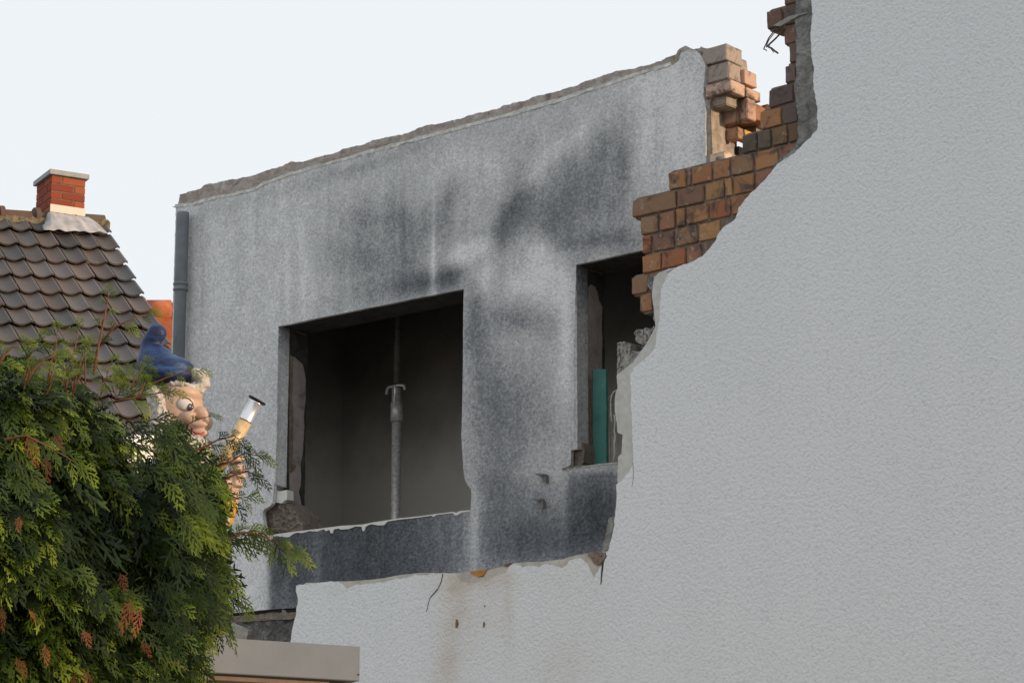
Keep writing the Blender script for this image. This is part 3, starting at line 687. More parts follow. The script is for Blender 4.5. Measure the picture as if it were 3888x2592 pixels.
pi_.append((q_[0], q_[1]-0.01, D2+0.208, D2+0.30, q_[4]+0.02, q_[5]-0.01, (0.22, 0.11, 0.07)))
pi_.append((q_[0], q_[1]+0.005, D2+0.305, D2+0.37, q_[4]+0.02, q_[5]+0.01, (0.36, 0.23, 0.16)))
pier(1020, 1122, 1078, 1172, D2+0.15, 0.05, (0.32, 0.19, 0.13))
pi_.append((pi_[-1][0], pi_[-1][1]+0.0, D2+0.21, D2+0.38, pi_[-1][4]+0.02, pi_[-1][5], (0.50, 0.29, 0.08)))
pier(882, 1012, 1282, 1372, D2+0.005, 0.13, (0.36, 0.25, 0.19))
pi_[-1] = (*pi_[-1][:6], (0.40, 0.32, 0.27))
pi_ = [(*q[:6], tuple(min(.8, c*1.6) for c in q[6])) for q in pi_]
me = brick_mesh("pier_brickwork", pi_, rough=0.003, cut=0.004)
link("pier_brickwork", me, m_brick("sunlit pier brick"), bld)
# the broken ends behind them: recessed mortar and plaster
zt_ = zb(900, 860, D2)
me = brick_mesh("pier_mortar", [(ub(852, 5.6, D2)-0.02, ub(885, 5.6, D2), D2+0.012, D2+0.14, 4.9, 5.86, (1, 1, 1)),
        (ub(800, 5.6, D2), ub(960, 5.6, D2+.14), D2+0.13, D2+0.30, 4.9, zb(1066, 790, D2+.13), (1, 1, 1)),
        (ub(860, 5.5, D2), ub(1290, 5.4, D2+.30), D2+0.30, D2+0.42, 4.9, zb(1142, 1075, D2+.30), (1, 1, 1)),
        (ub(860, 5.5, D2), ub(1010, 5.5, D2+.15), D2+0.14, D2+0.28, 4.9, 5.52, (1, 1, 1)),
        (ub(800, 6.0, D2), ub(990, 6.0, D2), D2+0.03, D2+0.22, 5.80, zb(990, 420, D2), (1, 1, 1))], rough=0.008, cuts=7, cut=0.01)
link("pier_mortar", me, m_layers("sandy mortar", [(0.20, 0.17, 0.14), (0.38, 0.32, 0.26), (0.50, 0.45, 0.38)], 18, 0.8, 0.012), bld)

# room behind the openings
def boxm(name, u0, u1_, d0, d1, z0, z1, mat, parent):
    bm = bmesh.new(); vs_ = [bm.verts.new(tuple(F(u, d, z))) for u in (u0, u1_) for d in (d0, d1) for z in (z0, z1)]
    for q in ((0, 1, 3, 2), (4, 6, 7, 5), (0, 4, 5, 1), (2, 3, 7, 6), (0, 2, 6, 4), (1, 5, 7, 3)): bm.faces.new([vs_[i] for i in q])
    bmesh.ops.recalc_face_normals(bm, faces=bm.faces); return link(name, bm_mesh(name, bm), mat, parent)
RD = 1.2; uRi = u2r+0.152; ZF, ZC = 2.9, 5.60
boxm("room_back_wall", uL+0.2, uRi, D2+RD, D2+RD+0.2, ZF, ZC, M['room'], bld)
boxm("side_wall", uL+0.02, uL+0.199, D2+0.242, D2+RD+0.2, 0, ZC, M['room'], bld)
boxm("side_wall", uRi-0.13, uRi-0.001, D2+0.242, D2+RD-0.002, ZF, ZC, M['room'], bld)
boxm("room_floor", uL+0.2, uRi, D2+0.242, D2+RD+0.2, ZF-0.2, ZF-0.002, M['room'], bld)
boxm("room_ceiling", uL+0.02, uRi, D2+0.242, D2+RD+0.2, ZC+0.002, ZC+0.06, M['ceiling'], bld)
boxm("lower_wall", uL+0.02, uC-0.02, D2+0.10, D2+0.24, 0, 3.0-0.002, M['mortar'], bld)
# slit and rough masonry foot
boxm("dark_slot", uL+0.05, uC-0.1, D2+0.013, D2+0.015, 3.50, 3.70, M['slot'], bld)
rmt = WZ(D2-0.03, 600, 2000, 3.92, [(560,1370),(840,1352),(900,1348),(960,1340),(1000,1352),(1060,1330),(1200,1322),(1300,1312),(1380,1298),(1420,1306),(1560,1290),(1650,1272),(1720,1262),(1800,1275),(1870,1262),(1930,1275),(1990,1268),(2060,1262)])
rmu = WZ(D2-0.03, 600, 2000, 3.92, [(2060,1350),(1960,1372),(1800,1376),(1600,1382),(1400,1398),(1250,1420),(1000,1430),(860,1440),(560,1470)])
block("broken_ledge", rmt+rmu, D2-0.03, 0.05, M['rubble'], bld, 0.004, 0.010, 0.012, 24)
rms = [(p[0], p[1]) for p in rmu[::-1]]+[(uC-0.9, 3.0), (rmu[-1][0], 3.0)]
block("stone_masonry", rms, D2-0.022, 0.1, M['darkstone'], bld, 0.003, 0.02, 0.015, 14)
st = WZ(D2-0.06, 600, 2350, 2.613, [(600,190),(640,140),(690,95),(700,45),(720,32),(760,45),(810,65),(850,85),(878,110),(880,150),(865,200),(700,230)])
block("stone", st, D2-0.05, 0.06, simple("pale broken stone", (0.32, 0.30, 0.265), 0.9, var=.3, scale=12, bstr=.6, bscale=25, bdist=.02), bld, 0.002, 0.008, 0.015, 12)
# two bent brackets with their rust runs
for (x, y) in ((1820, 160), (1803, 308)):
    p = WZ(D2, 900, 1700, 1.568, [(x, y)])[0]; bm = bmesh.new()
    for (du, dz, w, h, dd) in ((0, 0, 0.045, 0.010, 0.05), (0.018, -0.022, 0.022, 0.034, 0.035)):
        r = bmesh.ops.create_cube(bm, size=1)
        for v in r['verts']: v.co = F(p[0]+du+v.co.x*w+0.01, D2-dd/2+0.01+v.co.y*dd, p[1]+dz+v.co.z*h-(v.co.x+.5)*0.008)
    link("bracket", bm_mesh("bracket", bm), simple("sooty bracket", (0.16, 0.155, 0.15), 0.7), bld)
# downpipe
def cyl_z(name, cx, cd, z0, z1, r, mat, parent, seg=24, rings=None):
    """vertical tube with optional ring profile [(z, r)]"""
    prof = rings or [(z0, r), (z1, r)]
    V = []; Fq = []
    for (z, rr) in prof:
        for k in range(seg):
            a = 2*pi*k/seg; V.append(F(cx+cos(a)*rr, cd+sin(a)*rr, z))
    for i in range(len(prof)-1):
        for k in range(seg): Fq.append((i*seg+k, i*seg+(k+1) % seg, (i+1)*seg+(k+1) % seg, (i+1)*seg+k))
    bm = bmesh.new(); vs_ = [bm.verts.new(tuple(v)) for v in V]
    for q in Fq: bm.faces.new([vs_[i] for i in q])
    bm.faces.new([vs_[i] for i in range(seg)][::-1]); bm.faces.new([vs_[(len(prof)-1)*seg+i] for i in range(seg)])
    bmesh.ops.recalc_face_normals(bm, faces=bm.faces)
    me = bm_mesh(name, bm); 
    me.polygons.foreach_set('use_smooth', [len(p.vertices) == 4 for p in me.polygons])
    return link(name, me, mat, parent)
pd = D2-0.055
zt_p = W(415*1.653, 490*1.653, pd)[1]; zc_p = W(415*1.653, 655*1.653, pd)[1]
up_ = upx(415*1.653, 5.5, pd); rp = 0.036
dp = cyl_z("downpipe", up_, pd, 0, 0, rp, M['pipe'], bld, rings=[(0.3, rp*.94), (zc_p-0.03, rp*.94), (zc_p-0.025, rp), (zt_p-0.02, rp), (zt_p, rp*0.97)])
cyl_z("collar", up_, pd, 0, 0, rp, M['pipe'], dp, rings=[(zc_p-0.035, rp*.95), (zc_p-0.033, rp*1.18), (zc_p-0.020, rp*1.2), (zc_p-0.016, rp*1.05), (zc_p-0.004, rp*1.05), (zc_p, rp*1.2), (zc_p+0.012, rp*1.2), (zc_p+0.016, rp*.98)])

# ------------------------------------------------------------------ steel prop in the first opening
PDp = D2+0.62
zpc = W(1506, 1475, PDp)[1]; upr = upx(1507, zpc, PDp)
prop = thing("steel_prop", "galvanised adjustable steel prop standing behind the large empty window", "steel prop", F(upr, PDp, ZF))
ang_r = 0.026
cyl_z("outer_tube", upr, PDp, 0, 0, 0, M['galv'], prop, rings=[(ZF+0.01, ang_r), (W(1506, 1600, PDp)[1], ang_r)])
cyl_z("thread_collar", upr, PDp, 0, 0, 0, M['galv'], prop, rings=[(W(1506,1602,PDp)[1], 0.034), (W(1506,1530,PDp)[1], 0.034), (W(1506,1529,PDp)[1], 0.028), (zpc, 0.028)])
cyl_z("inner_tube", upr, PDp, 0, 0, 0, simple("dull steel tube", (0.09, 0.09, 0.085), 0.6, metal=.3, var=.3, scale=30), prop, rings=[(zpc, 0.019), (ZC-0.01, 0.019)])
cyl_z("base_plate", upr, PDp, 0, 0, 0, M['galv'], prop, rings=[(ZF, 0.07), (ZF+0.008, 0.07)])
ha = []
ha.append(([F(upr-0.068, PDp-0.01, zpc-0.025), F(upr-0.064, PDp-0.01, zpc+0.002), F(upr-0.045, PDp-0.02, zpc+0.010), F(upr+0.04, PDp-0.02, zpc+0.010), F(upr+0.062, PDp-0.01, zpc+0.006), F(upr+0.066, PDp-0.01, zpc-0.018)], .008))
tubes("handle", ha, M['galv'], prop, 8)
tubes("locking_pin", [([F(upr+0.02, PDp-0.05, zpc+0.004), F(upr+0.032, PDp-0.055, zpc+0.0), F(upr+0.036, PDp-0.055, zpc-0.02), F(upr+0.025, PDp-0.055, zpc-0.115)], .005)], simple("bright steel pin", (0.75, 0.74, 0.72), 0.35, metal=.6), prop, 8)

# ------------------------------------------------------------------ teal board leaning in the second opening
tb = Z6([(243,664),(250,661),(302,666),(304,860),(304,1099),(243,1102),(242,880)], D2+0.12)
tbx = thing("teal_board", "narrow scuffed teal board standing upright in the small right window opening", "board", F(tb[5][0], D2+0.14, tb[5][1]))
me, *_ = slab("panel", jit(tb, 0.02, 0.0012, 3), [], D2+0.12, D2+0.138, 0.05)
link("panel", me, M['teal'], tbx)
eb_ = Z6([(304,940),(308,940),(313,1055),(310,1060),(309,1096),(302,1098)], D2+0.125)
me, *_ = slab("bare_edge", eb_, [], D2+0.14, D2+0.15, 0.05); link("bare_edge", me, M['woodbare'], tbx)

# ------------------------------------------------------------------ tiled house on the left
YH = 25.5; AH = radians(62)
RH = Vector((sin(AH), cos(AH), 0)); NH = Vector((cos(AH), -sin(AH), 0))     # along the ridge (away, right) / towards the camera
PITCH = radians(41)
C0 = at(425.6, 897, YH)                                                    # lower right corner of the first tile course
TB = (NH*cos(PITCH)+Vector((0, 0, -sin(PITCH))))*0.325                       # one course down the slope
TA = (RH+Vector((0, 0, 0.085)))*0.203                                       # one tile along the course
TN = RH.cross(NH).normalized(); TN = (-TA).cross(TB).normalized()
if TN.z < 0: TN = -TN
house = thing("tiled_house", "house with a dark brown pantile roof and one red brick chimney", "house", (C0.x-3, C0.y+2, 0))
NC, NR = 22, 12
su = np.linspace(0, 1, 9); sv = np.linspace(0, 1, 4)
V = []; Q = []; T_ = []
TCOL = [(0.085, 0.074, 0.07), (0.068, 0.064, 0.064), (0.10, 0.08, 0.072), (0.105, 0.093, 0.09), (0.058, 0.057, 0.06), (0.09, 0.07, 0.062)]
for r in range(-1, NR):
    for c in range(NC):
        o_ = len(V); tint = shade(random.choice(TCOL), 0.32); dz = random.uniform(-0.004, 0.004); ds = random.uniform(-0.006, 0.006)
        rise = random.uniform(0.03, 0.042)
        for side in (0, 1):                                                # top face, under face
            for j, v in enumerate(sv):
                for i, s in enumerate(su):
                    w = 0.95
                    h = -0.024*sin(pi*min(1, s/0.78))**0.8+(0.010*sin(pi*(s-0.78)/0.22) if s > 0.78 else 0)
                    lip = 0.028*sin(pi*min(1, s*1.15))*(v if j == 3 else 0)
                    p = C0+TA*(-(c+1)+s*w)+TB*(r+v*1.0+lip*0.9)+TA*(ds*3)
                    p = p+TN*(h+0.012+rise*v+dz-(0.017 if side else 0))
                    V.append(p); T_.append((*tint, 1))
        n1 = len(sv)*len(su); k = len(su)
        for j in range(len(sv)-1):
            for i in range(k-1):
                a = o_+j*k+i; Q.append((a, a+1, a+k+1, a+k)); a += n1; Q.append((a, a+k, a+k+1, a+1))
        for i in range(k-1):
            a = o_+(len(sv)-1)*k+i; Q.append((a, a+1, a+1+n1, a+n1))
        for j in range(len(sv)-1):
            a = o_+j*k+k-1; Q.append((a, a+k, a+k+n1, a+n1)); a = o_+j*k; Q.append((a, a+n1, a+k+n1, a+k))
me = mesh_np("roof", [tuple(p) for p in V], Q); cattr(me, 'tint', T_)
roof = link("roof", me, m_tint("weathered clay pantiles", 0.55, 0.25, 22, 0.3, 0.004, 0.5, True), house)
# roof boarding beneath, far slope and gable walls
def quadm(name, pts, mat, parent, thick=0.04, dirv=None):
    bm = bmesh.new(); dv = dirv if dirv is not None else -TN
    a = [bm.verts.new(tuple(p)) for p in pts]; b_ = [bm.verts.new(tuple(Vector(p)+dv*thick)) for p in pts]; n_ = len(pts)
    bm.faces.new(a); bm.faces.new(b_[::-1])
    for i in range(n_): bm.faces.new((a[i], a[(i+1) % n_], b_[(i+1) % n_], b_[i]))
    bmesh.ops.recalc_face_normals(bm, faces=bm.faces); return link(name, bm_mesh(name, bm), mat, parent)
R0 = C0+TB*-1.0; RL = C0-TA*NC-TB
E0 = C0+TB*(NR); EL = C0-TA*NC+TB*NR
quadm("roof_boarding", [R0-TA*0.1-TN*0.02, RL-TN*0.02, EL-TN*0.02, E0-TA*0.1-TN*0.02], M['slot'], house)
back = NH*-1*cos(PITCH)*0.325*(NR+1)
quadm("far_roof_slope", [R0, RL, RL-Vector((0, 0, sin(PITCH)*.325*(NR+1)))+back, R0-Vector((0, 0, sin(PITCH)*.325*(NR+1)))+back], simple("far clay tiles", (0.12, 0.10, 0.09), 0.7), house, 0.05, Vector((0, 0, -1)))
mwall = simple("pale house wall", (0.55, 0.53, 0.49), 0.9, bstr=.2)
W0 = E0-NH*0.25-TA*0.6; WL = EL-NH*0.25
def setz(p, z): return Vector((p.x, p.y, z))
quadm("front_wall", [W0, WL, setz(WL, 0), setz(W0, 0)], mwall, house, 0.2, -NH)
quadm("gable_end", [W0-NH*.21, setz(W0-NH*.21, 0), setz(W0+back*2+NH*.3, 0), W0+back*2+NH*.3, setz(W0+back-NH*.1, R0.z-0.12)], mwall, house, 0.2, -RH)
gw = simple("white gutter", (0.78, 0.78, 0.76), 0.4, var=.03)
gpts = [EL+NH*0.05-Vector((0, 0, 0.05)), E0+NH*0.05-Vector((0, 0, 0.05))]
tubes("gutter", [(gpts, 0.062)], gw, house, 14)
quadm("eaves_board", [E0+NH*0.0+Vector((0, 0, -0.02)), EL+Vector((0, 0, -0.02)), EL-Vector((0, 0, 0.22)), E0-Vector((0, 0, 0.22))], gw, house, 0.02, -NH)
# ridge tiles with mossy mortar
V = []; Q = []; T_ = []
rl = 0.36; K = 12
for c in range(11):
    o_ = len(V); a0 = R0-TB*0.05-TA*0.05-TA.normalized()*rl*c-Vector((0, 0, 0.035)); r0, r1 = (0.092, 0.112)
    tint = shade(random.choice([(0.15, 0.085, 0.06), (0.17, 0.10, 0.07), (0.14, 0.10, 0.07)]), .15)
    for j, (s, rr) in enumerate(((0, r0), (0.86, r0+.004), (0.865, r1+.018), (1.0, r1+.018), (1.0, r0-.02))):
        for i in range(K+1):
            an = pi*(-0.08+1.16*i/K); p = a0-TA.normalized()*rl*s+NH*cos(an)*rr+Vector((0, 0, sin(an)*rr))
            V.append(p); T_.append((*tint, 1))
    for j in range(4):
        for i in range(K):
            a = o_+j*(K+1)+i; Q.append((a, a+1, a+K+2, a+K+1))
me = mesh_np("ridge_tiles", [tuple(p) for p in V], Q); cattr(me, 'tint', T_)
link("ridge_tiles", me, m_tint("mossy ridge tiles", 0.8, 0.3, 14, 0.4, 0.006, 0.3, True), roof)
V = []; Q = []
for i in range(240):
    w = R0+TA*0.1-TA.normalized()*i*0.018; x = i*.018
    for j, (o1_, o2_) in enumerate(((0.085, 0.0), (0.125, -0.03), (0.13, -0.075), (0.09, -0.10))):
        n = noise.noise(Vector((x*9, j*2.2, 0)))*.03+noise.noise(Vector((x*26, j*3.2, 5)))*.02
        V.append(tuple(w+NH*(o1_+n*.7)+Vector((0, 0, o2_-0.012+n*.6))))
for i in range(239):
    for j in range(3): a = i*4+j; Q.append((a, a+1, a+5, a+4))
link("ridge_mortar", mesh_np("ridge_mortar", V, Q), m_layers("mossy mortar", [(0.08, 0.06, 0.025), (0.20, 0.16, 0.10), (0.30, 0.26, 0.21)], 16, .8, .01), roof)
# moss cushions between the tiles
mm_ = m_layers("roof moss", [(0.05, 0.045, 0.015), (0.12, 0.10, 0.03), (0.17, 0.13, 0.05)], 30, .8, .01)
for c in range(34):
    r_, cc = random.randrange(0, 9), random.randrange(1, 12)
    p = C0-TA*(cc+0.02)+TB*(r_+random.choice((0.35, .6, 0.9, .98)))+TN*0.02
    bm = bmesh.new(); r = bmesh.ops.create_icosphere(bm, subdivisions=2, radius=random.uniform(0.008, 0.022))
    for v in r['verts']: v.co = v.co*(1+0.5*noise.noise(v.co*60+Vector((c, 0, 0))))+p
    link("moss", bm_mesh("moss", bm), mm_, house)

# chimney
AC = radians(61); RC = Vector((sin(AC), cos(AC), 0)); LC = Vector((-cos(AC), sin(AC), 0))
cx_px = 398/2.091; cy_top = 550+236/2.091
ridge_y = (R0-TA*0.203).y
K0 = at(cx_px, 550+522/2.091, 25.35)                  # bottom of the nearest edge
chz1 = at(cx_px, cy_top, 25.35).z
CW, CD = 0.352, 0.44
def FC(a, b_, z): return Vector((K0.x, K0.y, 0))+RC*a+LC*b_+Vector((0, 0, z))
chim = bpy.data.objects.new("chimney", None); COL.objects.link(chim); chim.parent = house; chim.location = K0-wloc(house); chim['label'] = "red brick chimney with a flat grey cap"
its = []; zc = K0.z-0.25; co = 0.0765; ri = 0
CR = [(0.27, 0.062, 0.034), (0.32, 0.075, 0.038), (0.25, 0.056, 0.034), (0.35, 0.095, 0.045)]
nrow = int((chz1-zc)/co); co = (chz1-zc)/nrow
for k in range(nrow):
    z0 = zc+k*co; z1 = z0+co-0.010
    if k % 2 == 0:
        its += [(0, 0.232, 0, 0.108, z0, z1), (0.243, CW, 0, 0.232, z0, z1), (0, 0.108, 0.119, 0.35, z0, z1), (0, 0.108, 0.36, CD, z0, z1), (0.119, CW, CD-.108, CD, z0, z1)]
    else:
        its += [(0, 0.108, 0, 0.232, z0, z1), (0.119, CW, 0, 0.108, z0, z1), (0, 0.108, 0.243, CD, z0, z1), (CW-.108, CW, 0.119, CD, z0, z1)]
its = [(*q, shade(random.choice(CR), .12)) for q in its]
link("brickwork", brick_mesh("brickwork", its, frame=lambda u, d, z: FC(u, d, z), rough=.001, cuts=2, cut=.003), m_tint("red chimney brick", 0.85, .2, 30, .3, .003, .2), chim)
def boxf(name, fr, a0, a1, b0, b1, z0, z1, mat, parent, bev=0.0):
    bm = bmesh.new(); vs_ = [bm.verts.new(tuple(fr(a, b_, z))) for a in (a0, a1) for b_ in (b0, b1) for z in (z0, z1)]
    for q in ((0, 1, 3, 2), (4, 6, 7, 5), (0, 4, 5, 1), (2, 3, 7, 6), (0, 2, 6, 4), (1, 5, 7, 3)): bm.faces.new([vs_[i] for i in q])
    bmesh.ops.recalc_face_normals(bm, faces=bm.faces)
    if bev: bmesh.ops.bevel(bm, geom=list(bm.edges), offset=bev, segments=2, affect='EDGES')
    return link(name, bm_mesh(name, bm), mat, parent)
boxf("mortar", FC, 0.006, CW-.006, 0.006, CD-.006, zc, chz1-0.001, simple("chimney mortar", (0.17, 0.12, 0.085), .95, var=.3, scale=40), chim)
boxf("cap", FC, -0.028, CW+.028, -0.028, CD+.028, chz1, chz1+0.05, simple("grey cap sheet", (0.30, 0.31, 0.31), .6, var=.15, scale=8), chim, .003)
boxf("flashing_strip", FC, -0.004, CW+.006, -0.012, -0.001, at(190, 550+528/2.091, 25.35).z-.005, at(190, 550+466/2.091, 25.35).z-.005, simple("cream metal strip", (0.66, 0.58, 0.50), .4, var=.06), chim, .002)
# lead apron dressed over the first tile course
V = []; Q = []; nx, ny = 40, 14
for j in range(ny):
    for i in range(nx):
        s = i/(nx-1); t_ = j/(ny-1)
        top = FC(-0.06+s*(CW+0.10), -0.006-0.004*sin(s*40), K0.z-0.015)
        if s < 0.12: top = FC(-0.012, 0.04+0.25*(1-s/0.12), K0.z-0.02)
        foot = C0-TA*(3.55*(1-s)+0.35*s)+TB*(0.14+0.035*sin(s*19+.6)+0.012*sin(s*47))+TN*(0.055+0.006*sin(s*31*1.0))
        p = top.lerp(foot, t_); p = p+TN*0.02*sin(pi*t_)*0.7+NH*0.008*noise.noise(Vector((s*14, t_*5, 2)))
        V.append(tuple(p))
for j in range(ny-1):
    for i in range(nx-1):
        a = j*nx+i; Q.append((a, a+1, a+nx+1, a+nx))
me = mesh_np("lead_flashing", V, Q, True)
o = link("lead_flashing", me, simple("dull lead", (0.36, 0.355, 0.36), .5, var=.25, scale=10, bstr=.3, bscale=25, spec=.5), chim)
sm_ = o.modifiers.new("s", 'SOLIDIFY'); sm_.thickness = 0.004

# orange house glimpsed between the roof and the grey building
oh = thing("orange_roof_house", "orange tiled roof glimpsed between the dark roof and the grey downpipe", "house", at(600, 1200, 36)-Vector((0, 0, at(600, 1200, 36).z)))
def FO(a, b_, z): p = at(590, 1150, 36); return Vector((p.x, p.y, 0))+Vector((sin(radians(70)), cos(radians(70)), 0))*a+Vector((-cos(radians(70)), sin(radians(70)), 0))*b_+Vector((0, 0, z))
zr = at(590, 1150, 36).z; mo = m_layers("orange clay tiles", [(0.24, 0.065, 0.028), (0.34, 0.10, 0.04), (0.38, 0.13, 0.055)], 6, .5, .02)
bm = bmesh.new()
vs_ = [bm.verts.new(tuple(FO(a, b_, z))) for a in (-3, 5) for b_, z in ((0, zr-0.10), (-1.1, zr-2.2), (1.1, zr-2.2))]
for q in ((0, 1, 4, 3), (0, 3, 5, 2), (1, 2, 5, 4), (0, 2, 1), (3, 4, 5)): bm.faces.new([vs_[i] for i in q])
bmesh.ops.recalc_face_normals(bm, faces=bm.faces); link("roof", bm_mesh("roof", bm), mo, oh)
boxf("wall", FO, -2.9, 4.9, -1.0, 1.0, 0, zr-2.15, mwall, oh)
rt_ = [([FO(-3+i*0.36, -0.0, zr-0.10), FO(-3+i*0.36+0.33, 0, zr-0.085)], [.13, .145]) for i in range(22)]
tubes("ridge_tiles", rt_, simple("orange ridge tile", (0.40, 0.13, 0.06), .8, var=.25, scale=10), oh, 12)

# ------------------------------------------------------------------ flat roofed garage
YG = 9.35; AG = radians(63); RG = Vector((sin(AG), cos(AG), 0)); BG = Vector((-cos(AG), sin(AG), 0))
E1 = at(600+2005/2.613, 2350+268/2.613, YG); zG = E1.z; zGb = at(600+2005/2.613, 2350+610/2.613, YG).z
def FG(a, b_, z): return Vector((E1.x, E1.y, 0))+RG*a+BG*b_+Vector((0, 0, z))
gar = thing("garage", "flat roofed garage with a plain grey metal fascia in front of the white wall", "garage", FG(-1.5, 1.2, 0))
mf = m_layers("dull grey fascia sheet", [(0.19, 0.208, 0.235), (0.21, 0.228, 0.255), (0.225, 0.242, 0.268)], 1.6, 0.05, 0.002)
boxf("fascia", FG, -3.6, 0, 0, 0.03, zGb, zG, mf, gar, .002)
boxf("end_fascia", FG, -0.03, -0.001, 0.031, 1.9, zGb, zG-0.001, mf, gar)
boxf("flat_roof", FG, -3.6, -0.031, 0.031, 1.9, zGb+0.03, zG-0.02, simple("bitumen roof", (0.10, 0.10, 0.10), .9), gar)
boxf("soffit", FG, -3.59, -0.10, 0.032, 0.10, zGb-0.02, zGb+0.028, simple("brown soffit board", (0.20, 0.15, 0.12), .8), gar)
boxf("garage_wall", FG, -3.5, -0.10, 0.09, 1.8, 0, zGb+0.026, m_layers("ochre render", [(0.46, 0.36, 0.22), (0.52, 0.41, 0.26), (0.56, 0.45, 0.30)], 4, .3, .004), gar)
for (x, y) in ((1958, 296), (1990, 540), (1945, 572)):
    bm = bmesh.new(); p = at(600+x/2.613, 2350+y/2.613, YG-.02); r = bmesh.ops.create_uvsphere(bm, u_segments=8, v_segments=5, radius=0.003)
    for v in r['verts']: v.co = v.co+p+Vector((0.0, 0.015, 0))
    link("rivet", bm_mesh("rivet", bm), M['rust'], gar)

# ------------------------------------------------------------------ garden gnome on the garage roof
YN = 9.85; PX = (YN*cos(TH)+2.0*sin(TH))/FPX
def Gm(x, y, dy=0.0): return at(450+x/3.92, 1200+y/3.92, YN+dy)      # photo detail coordinates
def Gs(x, y, dy=0.0): return at(x, y, YN+dy)
Z10 = PX/3.92
def fuse(name, blobs, voxel, mat, parent, smooth_it=6, disp=None, label=None):
    bm = bmesh.new()
    for bl in blobs:
        c, rad = bl[0], bl[1]; rot = bl[2] if len(bl) > 2 else None
        r = bmesh.ops.create_icosphere(bm, subdivisions=3, radius=1.0)
        for v in r['verts']:
            q = Vector((v.co.x*rad[0], v.co.y*rad[1], v.co.z*rad[2]))
            if rot is not None: q = rot@q
            v.co = q+c
    me = bpy.data.meshes.new("tmp"); bm.to_mesh(me); bm.free()
    o = bpy.data.objects.new("tmp", me); COL.objects.link(o)
    m = o.modifiers.new("r", 'REMESH'); m.mode = 'VOXEL'; m.voxel_size = voxel; m.use_smooth_shade = True
    if smooth_it:
        s = o.modifiers.new("s", 'SMOOTH'); s.iterations = smooth_it; s.factor = 0.5
    bpy.context.view_layer.update(); dg = bpy.context.evaluated_depsgraph_get()
    me2 = bpy.data.meshes.new_from_object(o.evaluated_get(dg)); bpy.data.objects.remove(o); bpy.data.meshes.remove(me)
    me2.name = name; me2.materials.clear()
    if disp:
        for v in me2.vertices: v.co = disp(v.co, v.normal)
    return link(name, me2, mat, parent, label=label)
def chain(pts, rads, n=5):
    out = []
    for i in range(len(pts)-1):
        for k in range(n):
            t_ = k/n; r = rads[i]*(1-t_)+rads[i+1]*t_; out.append((Vector(pts[i]).lerp(Vector(pts[i+1]), t_), (r, r, r)))
    r = rads[-1]; out.append((Vector(pts[-1]), (r, r, r))); return out
gn = thing("garden_gnome", "painted garden gnome with a blue pointed hat and white beard behind the conifer", "garden gnome", setz(Gs(690, 2200), zG-0.02))
def paint(name, col, rough=.45, var=.12, scale=30, bstr=.15, spec=.5, bscale=60): return simple(name, col, rough, var=var, scale=scale, bstr=bstr, bscale=bscale, bdist=.002, spec=spec)
skin = paint("painted skin", (0.47, 0.315, 0.23), .5, .06)
u_ = Z10
roofz = zG-0.02
# one continuous body: head with brow, cheeks and nose, neck, torso, arm and fist, legs
HC = Gm(860, 1390)
bl = [(HC, (410*u_, 400*u_, 450*u_)), (Gm(930, 1180, -.02), (330*u_, 330*u_, 190*u_)),
      (Gm(1035, 1490, -0.082), (105*u_, 80*u_, 95*u_)),
      (Gm(1225, 1450, -0.045), (140*u_, 130*u_, 110*u_)), (Gm(1285, 1585, -0.04), (125*u_, 125*u_, 135*u_)),
      (Gm(1180, 1605, -0.075), (140*u_, 70*u_, 65*u_)), (Gm(1200, 1745, -0.06), (150*u_, 100*u_, 70*u_)), (Gm(1120, 1700, -0.045), (180*u_, 120*u_, 120*u_))]
bl += chain([Gs(690, 1640), Gs(690, 1740), Gs(690, 1860), Gs(690, 2050), Gs(690, 2160)], [.07, .10, .135, .15, .13])
bl += chain([Gs(650, 2160, .02), Gs(640, 2380, .02)], [.075, .06]); bl += chain([Gs(735, 2160, -.02), Gs(760, 2380, -.02)], [.075, .06])
bl += chain([Gs(745, 1800), Gs(800, 1970, -.05), Gs(862, 1930, -.07), Gs(880, 1880, -.07)], [.05, .045, .034, .03])
bl += [(Gs(880, 1835, -.065), (.030, .030, .045))]
bl += chain([Gs(600, 1800, .03), Gs(540, 1950, .0), Gs(600, 2010, -.1)], [.05, .045, .035])
for i, (y, x) in enumerate(((1742, 908), (1776, 912), (1808, 914), (1838, 908))):      # four curled fingers
    r_ = (.0115, .0125, .012, .0105)[i]
    bl += chain([Gs(x-28, y+16, -.045), Gs(x+4, y+6, -.055), Gs(x+10, y, -.085), Gs(x-12, y-2, -.105), Gs(x-34, y+8, -.10)], [r_, r_, r_*1.05, r_, r_*.85], 4)
bl += chain([Gs(872, 1872, -.09), Gs(866, 1845, -.105), Gs(856, 1815, -.112)], [.016, .014, .012], 4)
fuse("body", bl, 0.0042, skin, gn, 11)
# face details
eye = bmesh.new(); r = bmesh.ops.create_uvsphere(eye, u_segments=24, v_segments=16, radius=1)
EC = Gm(1005, 1305, -0.088)
for v in r['verts']: v.co = Vector((v.co.x*125*u_, v.co.y*.016, v.co.z*108*u_)); v.co = Matrix.Rotation(radians(18), 3, 'Z')@v.co+EC
ey = link("eye", bm_mesh("eye", eye, True), paint("eye white", (0.62, 0.56, 0.52), .3, .03), gn)
bm = bmesh.new(); r = bmesh.ops.create_uvsphere(bm, u_segments=24, v_segments=12, radius=1); IC = Gm(1066, 1352, -0.098)
for v in r['verts']: v.co = Vector((v.co.x*50*u_, v.co.y*.006, v.co.z*58*u_))+IC
link("iris", bm_mesh("iris", bm, True), paint("dark iris", (0.055, 0.05, 0.055), .15, .2, spec=.8), ey)
bm = bmesh.new(); r = bmesh.ops.create_uvsphere(bm, u_segments=12, v_segments=8, radius=.0028)
